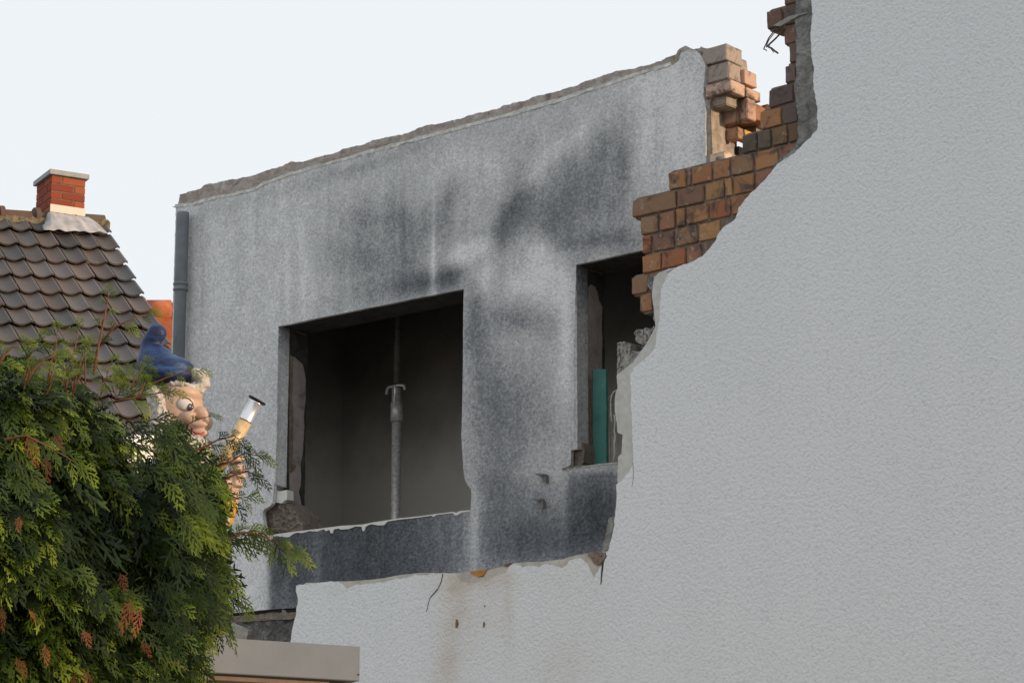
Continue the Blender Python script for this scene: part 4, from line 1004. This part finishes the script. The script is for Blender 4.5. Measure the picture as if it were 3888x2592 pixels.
for v in r['verts']: v.co = v.co+Gm(1066, 1340, -0.1035)
link("glint", bm_mesh("glint", bm, True), paint("eye glint", (0.75, 0.72, 0.72), .2, .02), ey)
tubes("upper_lid", [([Gm(892, 1330, -.094), Gm(925, 1250, -.099), Gm(985, 1208, -.101), Gm(1050, 1225, -.098), Gm(1105, 1290, -.092), Gm(1122, 1370, -.088)], [.002, .003, .0034, .0034, .003, .002])], paint("eyelid brown", (0.26, 0.13, 0.09), .5), gn, 8)
mouthp = [Gs(713, 1627, -.097), Gs(728, 1636, -.102), Gs(745, 1644, -.100), Gs(762, 1645, -.095), Gs(776, 1640, -.085)]
tubes("mouth", [(mouthp, [.002, .0045, .0055, .0045, .002])], paint("red lips", (0.32, 0.035, 0.045), .4), gn, 8)
# hat
hb = [(Gm(690, 900, .0), (470*u_, 440*u_, 150*u_)), (Gm(740, 800, .0), (400*u_, 400*u_, 210*u_)), (Gm(640, 740), (350*u_, 350*u_, 200*u_))]
hb += chain([Gm(560, 720, .01), Gm(490, 560, .015), Gm(465, 430, .01), Gm(520, 320, 0), Gm(575, 250, 0)], [300*u_, 190*u_, 140*u_, 135*u_, 145*u_], 6)
m, t, b = mat_new("painted blue hat"); v = texco(t, (1, 1, 2.2)); f = noi(t, v, 14, 5, .6, .6); f2 = noi(t, v, 45, 4)
t.links.new(ramp(t, mth(t, 'ADD', mth(t, 'MULTIPLY', f, .75), mth(t, 'MULTIPLY', f2, .25)), [(0.36, (0.008, 0.012, 0.045)), (0.5, (0.012, 0.03, 0.115)), (0.62, (0.018, 0.075, 0.17)), (0.75, (0.07, 0.15, 0.21))]), b.inputs['Base Color'])
b.inputs['Roughness'].default_value = .52; b.inputs['Specular IOR Level'].default_value = .4; bump(t, b, f2, .6, .006); M['hat'] = m
fuse("hat", hb, 0.005, M['hat'], gn, 6)
# fur roll at the front of the hat and hair at the side
def fluffy(k, a): 
    return lambda co, n: co+n*(noise.noise(Vector((co.x*k, co.y*k, co.z*k*0.7)))*a+noise.noise(Vector((co.x*k*2.6, co.y*k*2.6, co.z*k*2)))*a*.5)
M['fur'] = m_layers("painted white hair", [(0.34, 0.30, 0.26), (0.58, 0.53, 0.47), (0.68, 0.64, 0.58)], 55, .8, .006)
fb = chain([Gm(1130, 860, -.02), Gm(1235, 900, -.03), Gm(1265, 1010, -.03), Gm(1200, 1090, -.04), Gm(1080, 1060, -.07), Gm(940, 1010, -.09), Gm(800, 1000, -.09)], [95*u_, 105*u_, 95*u_, 70*u_, 55*u_, 45*u_, 40*u_], 5)
fuse("fur_roll", fb, 0.004, M['fur'], gn, 3, fluffy(90, .005))
hb = chain([Gm(560, 1180, -.05), Gm(600, 1330, -.08), Gm(640, 1500, -.085), Gm(620, 1650, -.08)], [150*u_, 120*u_, 125*u_, 150*u_], 4)
fuse("hair", hb, 0.004, M['fur'], gn, 3, fluffy(80, .008))
bb = [(Gs(705, 1745, -.06), (.098, .08, .11)), (Gs(760, 1730, -.05), (.06, .06, .07)), (Gs(690, 1860, -.10), (.085, .06, .12)), (Gs(650, 1700, -.05), (.06, .06, .06)), (Gs(700, 1960, -.13), (.05, .04, .08))]
fuse("beard", bb, 0.005, M['fur'], gn, 3, fluffy(60, .012))
# clothes
cb = chain([Gs(690, 1830, .01), Gs(690, 1950, .01), Gs(690, 2100, .01), Gs(692, 2190, .01)], [.135, .158, .172, .165])
cb += chain([Gs(745, 1810), Gs(802, 1972, -.05), Gs(836, 1958, -.065)], [.066, .062, .052], 6)
cb += chain([Gs(600, 1810, .03), Gs(540, 1950, .0), Gs(580, 2000, -.08)], [.066, .062, .05], 6)
fuse("coat", cb, 0.006, paint("grey blue painted coat", (0.10, 0.13, 0.21), .4, .3, 12, .3), gn, 4, fluffy(25, .006))
fuse("cuff", chain([Gs(842, 1962, -.065), Gs(860, 1922, -.07)], [.048, .042], 6), 0.004, paint("yellow knit cuff", (0.50, 0.28, 0.03), .4, .3, 60, .8, .5, 120), gn, 2)
fuse("sleeve_trim", chain([Gs(775, 1930, -.10), Gs(810, 1965, -.11), Gs(838, 1968, -.10)], [.03, .034, .03], 5), 0.004, M['fur'], gn, 2, fluffy(70, .01))
tubes("coat_trim", [([Gs(838, 1990, -.09), Gs(815, 2030, -.09), Gs(806, 2060, -.09), Gs(795, 2090, -.09)], .009)], paint("yellow trim", (0.50, 0.30, 0.05), .5), gn, 8)
tb_ = chain([Gs(650, 2180, .02), Gs(640, 2330, .02)], [.10, .085]); tb_ += chain([Gs(735, 2180, -.02), Gs(765, 2330, -.03), Gs(790, 2395, -.06)], [.10, .075, .05])
fuse("trousers", tb_, 0.006, paint("blue painted trousers", (0.075, 0.13, 0.32), .4, .25, 18, .3), gn, 5)
bt = Gs(640, 2430, -.02); b2_ = Gs(770, 2430, -.04)
fuse("boots", [(setz(bt, roofz+.05), (.075, .11, .055)), (setz(b2_, roofz+.05), (.085, .09, .055)), (setz(b2_, roofz+.09), (.05, .05, .07)), (setz(bt, roofz+.09), (.05, .05, .07))], 0.006, paint("dark boots", (0.05, 0.04, 0.035), .4), gn, 4)
# the tube the gnome holds up
tt, tb0 = Gs(976, 1519, -.10), Gs(826, 1787, -.085)
sg = thing("spyglass", "tan wooden tube with a shiny silver end held up by the gnome", "spyglass", tb0)
ax = (tt-tb0).normalized(); s1 = ax.cross(Vector((0, 1, 0))).normalized(); s2 = ax.cross(s1).normalized()
def lathe(name, prof, mat, parent, seg=28):
    V = []; Q = []
    for h, r in prof:
        for k in range(seg): a = 2*pi*k/seg; V.append(tuple(tb0+ax*h+(s1*cos(a)+s2*sin(a))*r))
    for i in range(len(prof)-1):
        for k in range(seg): Q.append((i*seg+k, i*seg+(k+1) % seg, (i+1)*seg+(k+1) % seg, (i+1)*seg+k))
    bm = bmesh.new(); vs_ = [bm.verts.new(v) for v in V]
    for q in Q: bm.faces.new([vs_[i] for i in q])
    bm.faces.new([vs_[i] for i in range(seg)][::-1]); bm.faces.new([vs_[(len(prof)-1)*seg+i] for i in range(seg)])
    bmesh.ops.recalc_face_normals(bm, faces=bm.faces); me = bm_mesh(name, bm); me.polygons.foreach_set('use_smooth', [len(p.vertices) == 4 for p in me.polygons])
    return link(name, me, mat, parent)
L = (tt-tb0).length
m, t, b = mat_new("varnished tan wood"); v = texco(t, (140, 140, 14)); f = noi(t, v, 1, 4)
t.links.new(ramp(t, f, [(0.3, (0.46, 0.31, 0.15)), (0.7, (0.66, 0.50, 0.29))]), b.inputs['Base Color']); b.inputs['Roughness'].default_value = .35; b.inputs['Specular IOR Level'].default_value = .5
lathe("wooden_tube", [(0, .0215), (L-.088, .0255)], m, sg)
lathe("metal_end", [(L-.0875, .0272), (L-.084, .028), (L-.082, .0262), (L-.012, .0265), (L-.006, .028)], simple("polished metal", (0.72, 0.72, 0.74), .28, metal=.85, var=.05), sg)
lathe("black_rim", [(L-.005, .032), (L-.001, .036), (L+.003, .036), (L+.003, .028)], simple("black rim", (0.03, 0.028, 0.026), .5), sg)

# ------------------------------------------------------------------ conifer
def spray_template(rs):
    """flat fern-like spray along +x in the xy plane; list of tapering strips (points, widths)"""
    S = []
    n = rs.randint(7, 9); ax_ = [(i/8, 0.06*sin(i/8*2.2)*rs.choice((-1, 1)), 0) for i in range(9)]
    S.append(([(x, y) for x, y, _ in ax_], [.030-.014*x for x, _, _ in ax_]))
    for i in range(n):
        t0 = 0.10+0.84*i/n; sd_ = 1 if i % 2 else -1; ln = (0.44*(1-t0)**0.8+0.10)*rs.uniform(.75, 1.2); an = radians(rs.uniform(34, 52))
        x0, y0 = t0, 0.06*sin(t0*2.2); pts = []
        for k in range(4): a = an*(1-0.25*k/3); pts.append((x0+cos(a)*ln*k/3, y0+sd_*sin(a)*ln*k/3))
        S.append((pts, [.034, .036, .032, .014]))
        m_ = rs.randint(2, 3)
        for j in range(m_):
            tt_ = 0.3+0.6*j/m_; q = (x0+cos(an)*ln*tt_, y0+sd_*sin(an)*ln*tt_); l2 = ln*(0.42-.2*tt_); a2 = an+radians(38)*(1 if j % 2 else -1)
            S.append(([q, (q[0]+cos(a2)*l2, q[1]+sd_*sin(a2)*l2)], [.032, .016]))
    V = []; Q = []; tt2 = []
    for pts, ws in S:
        o_ = len(V)
        for i, (x, y) in enumerate(pts):
            a = pts[max(i-1, 0)]; b_ = pts[min(i+1, len(pts)-1)]; dx, dy = b_[0]-a[0], b_[1]-a[1]; l_ = sqrt(dx*dx+dy*dy)+1e-9; w = ws[i]*.70
            z = 0.10*x*x*-1.0+.02*abs(y)
            V.append((x-dy/l_*w, y+dx/l_*w, z)); V.append((x+dy/l_*w, y-dx/l_*w, z)); t3 = min(1, max(x*0.75, sqrt(x*x*.35+y*y*3.2))); t3 = t3**1.5; tt2 += [t3, t3]
        for i in range(len(pts)-1): a = o_+2*i; Q.append((a, a+1, a+3, a+2))
    return np.array(V), np.array(Q), np.array(tt2)
rs = random.Random(11)
TP = [spray_template(rs) for _ in range(7)]
def build_sprays(name, lst, mat, parent, droop=1.0):
    """lst: (pos, axis, normal, size, colour base, colour tip)"""
    Vs, Qs, Cs = [], [], []; off = 0
    for i, (p, d, nrm, s, c0, c1) in enumerate(lst):
        V, Q, T = TP[i % len(TP)]
        d = Vector(d).normalized(); y_ = Vector(nrm).cross(d)
        if y_.length < 1e-3: y_ = Vector((0, 0, 1)).cross(d)
        y_.normalize(); z_ = d.cross(y_)
        if z_.z < 0: z_ = -z_
        B = np.array([tuple(d), tuple(y_), tuple(z_)])
        P_ = (V*s)@B+np.array(tuple(p)); P_[:, 2] -= s*droop*(V[:, 0]**2)*0.42; Vs.append(P_); Qs.append(Q+off); off += len(V)
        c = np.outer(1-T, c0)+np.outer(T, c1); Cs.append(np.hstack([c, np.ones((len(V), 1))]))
    me = mesh_np(name, np.vstack(Vs), np.vstack(Qs)); 
    if len(me.vertices) == off: cattr(me, 'tint', np.vstack(Cs))
    return link(name, me, mat, parent)
m, t, b = mat_new("conifer scales"); c = attr(t, 'tint', 'Color'); v = texco(t); f = noi(t, v, 260, 2)
c = mixc(t, mth(t, 'MULTIPLY', f, .6), c, (0.5, 0.5, 0.4), 'MULTIPLY')
t.links.new(c, b.inputs['Base Color']); b.inputs['Roughness'].default_value = .55; b.inputs['Specular IOR Level'].default_value = .3
tr = nd(t, 'ShaderNodeBsdfTranslucent'); ms = nd(t, 'ShaderNodeMixShader'); ms.inputs[0].default_value = 0.22
t.links.new(c, tr.inputs[0]); t.links.new(b.outputs[0], ms.inputs[1]); t.links.new(tr.outputs[0], ms.inputs[2]); t.links.new(ms.outputs[0], t.nodes['Material Output'].inputs[0])
M['leaf'] = m
AXX, AXY = -1.80, 7.55
tree = thing("conifer", "dense green conifer bush with a few dead orange sprays in the lower left", "conifer", (AXX, AXY, 0))
def rad(z, th):
    """hull radius at height z in direction th"""
    pts = [(0, .80), (1.2, .88), (2.3, .76), (2.5, .82), (2.7, .84), (2.85, .80), (2.98, .72), (3.08, .67), (3.16, .65), (3.23, .60), (3.29, .48), (3.34, .30), (3.37, 0)]
    r = 0
    for i in range(len(pts)-1):
        if pts[i][0] <= z <= pts[i+1][0]:
            t_ = (z-pts[i][0])/(pts[i+1][0]-pts[i][0]); r = pts[i][1]*(1-t_)+pts[i+1][1]*t_
    return r*(1+0.12*noise.noise(Vector((cos(th)*1.6, sin(th)*1.6, z*2.2)))+0.07*noise.noise(Vector((cos(th)*5, sin(th)*5, z*6))))
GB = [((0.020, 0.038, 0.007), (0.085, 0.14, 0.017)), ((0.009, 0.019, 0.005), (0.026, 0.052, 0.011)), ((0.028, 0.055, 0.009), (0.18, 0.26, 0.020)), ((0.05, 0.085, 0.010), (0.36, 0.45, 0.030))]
lst = []; dead = []
def add_spray(z, th, k, size, pal, dl=None):
    if k > .86 and noise.noise(Vector((cos(th)*4.2, sin(th)*4.2, z*4.6+3))) < -0.03: return
    r = rad(z, th)*k; p = Vector((AXX+cos(th)*r, AXY+sin(th)*r, z))
    out = Vector((cos(th), sin(th), 0.15+0.9*max(0, (z-3.05)/0.3)))
    d = out*0.75+Vector((rs.gauss(0, .45), rs.gauss(0, .45), rs.gauss(-0.5, .42)))
    nrm = Vector((rs.gauss(0, .6), rs.gauss(-.6, .5), rs.gauss(0.7, .4)))
    (dl if dl is not None else lst).append((p, d, nrm, size, *pal))
def pick():
    x = rs.random(); return GB[0] if x < .40 else GB[1] if x < .66 else GB[2] if x < .90 else GB[3]
cnt = 0
while cnt < 6600:      # the side towards the camera, as far down as it shows
    th = radians(rs.uniform(-160, 10)); z = rs.uniform(2.28, 3.36)
    r_ = rad(z, th); q = proj(Vector((AXX+cos(th)*r_, AXY+sin(th)*r_, z)))
    if q[0] < -120: continue
    cnt += 1
    kk = rs.choice((1.0, .97, .93, .88, .80)); k_ = kk*rs.uniform(.97, 1.03)
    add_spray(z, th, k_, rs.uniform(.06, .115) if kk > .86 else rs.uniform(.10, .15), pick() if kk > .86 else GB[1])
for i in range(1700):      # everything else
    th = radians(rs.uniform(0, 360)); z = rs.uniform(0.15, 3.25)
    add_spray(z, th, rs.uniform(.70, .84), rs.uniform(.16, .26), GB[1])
for i in range(1300):
    th = radians(rs.uniform(150, 370)); z = rs.uniform(0.15, 3.25)
    add_spray(z, th, rs.uniform(.82, 1.0), rs.uniform(.14, .22), pick())
for i in range(1500):
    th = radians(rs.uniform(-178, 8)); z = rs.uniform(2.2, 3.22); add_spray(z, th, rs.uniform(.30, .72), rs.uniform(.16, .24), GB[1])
# stems that reach beyond the crown, each with its own sprays
stems = []
def shoot(px_pts, y, dens=1.0, size=.085, r0=.004, pal=(2, 3), y1=None):
    pts = [at(x*1.653, yy*1.653, y+(0 if y1 is None else (y1-y)*i/(len(px_pts)-1))) for i, (x, yy) in enumerate(px_pts)]
    stems.append((pts, [r0*(1-.75*i/(len(pts)-1)) for i in range(len(pts))]))
    tot = sum((pts[i+1]-pts[i]).length for i in range(len(pts)-1)); n = max(3, int(tot/0.022*dens))
    for k in range(n):
        s = (k+.5)/n*(len(pts)-1); i = min(int(s), len(pts)-2); p = pts[i].lerp(pts[i+1], s-i); d0 = (pts[i+1]-pts[i]).normalized()
        sd_ = 1 if k % 2 else -1; side = Vector((-d0.z, rs.uniform(-.3, .3), d0.x))*sd_
        d = d0*0.8+side*rs.uniform(.45, .8)+Vector((0, rs.uniform(-.3, .3), -.12))
        if s/(len(pts)-1) < .12: continue
        lst.append((p, d, Vector((rs.gauss(0, .25), -1, rs.gauss(0.1, .25))), size*rs.uniform(.6, 1.1)*(1-.35*k/n), *GB[rs.choice(pal)]))
    lst.append((pts[-1], pts[-1]-pts[-2], Vector((0.1, -1, .1)), size*.8, *GB[pal[-1]]))
shoot([(215, 860), (225, 800), (240, 730), (247, 690), (250, 672)], 7.35, .8, .06)
shoot([(150, 900), (158, 850), (172, 800), (180, 758)], 7.1, 1.1, .075)
shoot([(232, 790), (262, 750), (300, 735), (335, 722)], 7.4, .8, .07)
shoot([(110, 880), (118, 830), (128, 800), (132, 762)], 7.0, 1.0, .07)
shoot([(60, 880), (80, 845), (105, 825), (130, 815)], 6.9, 1.0, .07)
shoot([(-10, 850), (10, 815), (30, 795), (45, 790)], 6.9, 1.0, .07)
shoot([(300, 905), (330, 890), (380, 868), (420, 855), (450, 852)], 7.5, .8, .065, r0=.003)
shoot([(250, 925), (300, 915), (345, 905), (385, 900)], 7.4, 1.0, .075)
shoot([(400, 985), (435, 972), (465, 958), (486, 956)], 7.6, .8, .045, r0=.0025, pal=(0, 2))
shoot([(400, 1060), (450, 1035), (500, 1010), (540, 1000), (548, 1012)], 7.5, 1.2, .07, pal=(0, 1))
shoot([(430, 1100), (480, 1080), (530, 1060), (560, 1040), (590, 1046)], 7.6, 1.1, .075, pal=(0, 1, 2))
shoot([(440, 1140), (490, 1115), (540, 1090), (570, 1082), (585, 1090)], 7.6, 1.1, .07, pal=(0, 1))
shoot([(420, 1185), (470, 1165), (520, 1150), (560, 1142)], 7.6, 1.1, .08, pal=(0, 1, 2))
shoot([(430, 1240), (480, 1235), (530, 1238), (560, 1222), (600, 1228), (640, 1250), (668, 1262)], 7.5, 1.3, .09, pal=(0, 2, 3), r0=.005)
shoot([(440, 1262), (500, 1245), (550, 1225), (590, 1218), (640, 1245)], 7.6, 1.0, .08, pal=(0, 2))
shoot([(420, 1280), (470, 1300), (510, 1330), (540, 1360)], 7.5, 1.2, .09, pal=(0, 1, 2))
shoot([(410, 1330), (460, 1345), (500, 1352), (530, 1375)], 7.5, 1.1, .08, pal=(1, 2))
shoot([(380, 1380), (430, 1400), (480, 1425), (500, 1440)], 7.4, 1.3, .09, pal=(0, 1, 2))
shoot([(360, 1440), (400, 1470), (440, 1500), (460, 1530)], 7.3, 1.2, .08, pal=(0, 1))
shoot([(350, 1500), (390, 1520), (425, 1540), (440, 1565)], 7.3, 1.1, .08, pal=(0, 1))
for i in range(26):
    x0 = rs.uniform(-10, 330); y0 = 900+rs.uniform(-30, 20); L_ = rs.uniform(35, 95)*(1 if x0 < 260 else .5); sl_ = rs.uniform(-.15, .55)
    shoot([(x0, y0), (x0+L_*sl_*.4, y0-L_*.5), (x0+L_*sl_, y0-L_)], rs.uniform(6.95, 7.4), rs.uniform(1.1, 1.6), rs.uniform(.05, .08), r0=.0025, pal=(0, 2, 2, 3))
shoot([(10, 1010), (60, 1000), (120, 1030), (170, 1060)], 6.6, .9, .09)
for i in range(30):
    y0 = rs.uniform(1080, 1545); e0 = (440 if y0 < 1340 else 440-(y0-1340)*.35)-rs.uniform(0, 30); L_ = rs.uniform(45, 95); up = rs.uniform(-.25, .25)
    shoot([(e0, y0), (e0+L_*.45, y0-L_*(.12+up)), (e0+L_*.8, y0-L_*(.08+up)), (e0+L_, y0+L_*(.12-up))], rs.uniform(7.3, 7.7), rs.uniform(1.0, 1.5), rs.uniform(.06, .09), r0=.0025, pal=(0, 1, 2, 3))
# extra fronds hanging over the right flank
for i in range(330):
    y_px = rs.uniform(960, 1560); edge = 370+(y_px-960)*.7 if y_px < 1100 else 470 if y_px < 1330 else 470-(y_px-1330)*.45
    x_px = edge-abs(rs.gauss(0, 60)); p = at(x_px*1.653, y_px*1.653, rs.uniform(7.15, 7.65))
    lst.append((p, Vector((.8+rs.gauss(0, .25), rs.gauss(-.2, .3), rs.gauss(-.35, .35))), Vector((rs.gauss(0, .3), -1, rs.gauss(.3, .3))), rs.uniform(.07, .12), *pick()))
for i in range(520):
    x_px = rs.uniform(300, 455); y_px = rs.uniform(1070, 1420)
    if x_px > 470-(max(0, y_px-1300))*.4: continue
    p = at(x_px*1.653, y_px*1.653, rs.uniform(7.3, 8.2))
    lst.append((p, Vector((.6+rs.gauss(0, .4), rs.gauss(-.2, .4), rs.gauss(-.35, .4))), Vector((rs.gauss(0, .3), -1, rs.gauss(.3, .3))), rs.uniform(.09, .15), *GB[rs.choice((0, 1, 1))]))
for (x, y, s) in ((275,1315,.10),(300,1370,.09),(320,1395,.08),(190,1440,.06),(200,1540,.09),(100,1470,.06),(10,1380,.10),(60,1400,.06),(30,1510,.06),(105,1050,.07),(130,990,.05),(70,1000,.09),(45,1180,.07),(330,1480,.05),(170,1545,.07)):
    D0 = 7.55-0.93 if x < 330 else 6.9
    thx = (x*1.653-CXP)/FPX*7; D0 = AXY-sqrt(max(.02, 1.0-(thx-AXX)**2))*0.99
    dl_ = []
    for k in range(1):
        p = at((x+rs.uniform(-9, 9))*1.653, (y+rs.uniform(-9, 9))*1.653, D0-.03+rs.uniform(-.05, .05))
        dl_.append((p, Vector((rs.gauss(.2, .4), rs.gauss(-.1, .3), -.8)), Vector((rs.gauss(0, .4), -1, rs.gauss(0, .4))), s*rs.uniform(.5, .8), (0.20, 0.06, 0.02), (0.36, 0.10, 0.03)))
    dead.append(dl_)
build_sprays("foliage", lst, M['leaf'], tree)
for dl_ in dead: build_sprays("dead_spray", dl_, M['leaf'], tree)
mb = simple("reddish bark", (0.15, 0.062, 0.03), .8, var=.3, scale=60)
for st_ in stems: tubes("twig", [st_], mb, tree, 6)
limbs = [([(AXX, AXY, 0), (AXX+.02, AXY, 1.2), (AXX-.02, AXY+.02, 2.4), (AXX, AXY, 3.2)], [.09, .07, .045, .01])]
tubes("trunk", limbs, simple("brown bark", (0.11, 0.07, 0.045), .95, var=.3, bstr=.6), tree, 10)
lb = []
for i in range(110):
    z = 0.5+2.6*i/110; th = i*2.4; r = rad(z, th)*.88; a = Vector((AXX, AXY, z-.15)); e = Vector((AXX+cos(th)*r, AXY+sin(th)*r, z+.05))
    lb.append(([a, a.lerp(e, .5)+Vector((0, 0, .05)), e], [.014, .009, .003]))
tubes("branches", lb, mb, tree, 5)
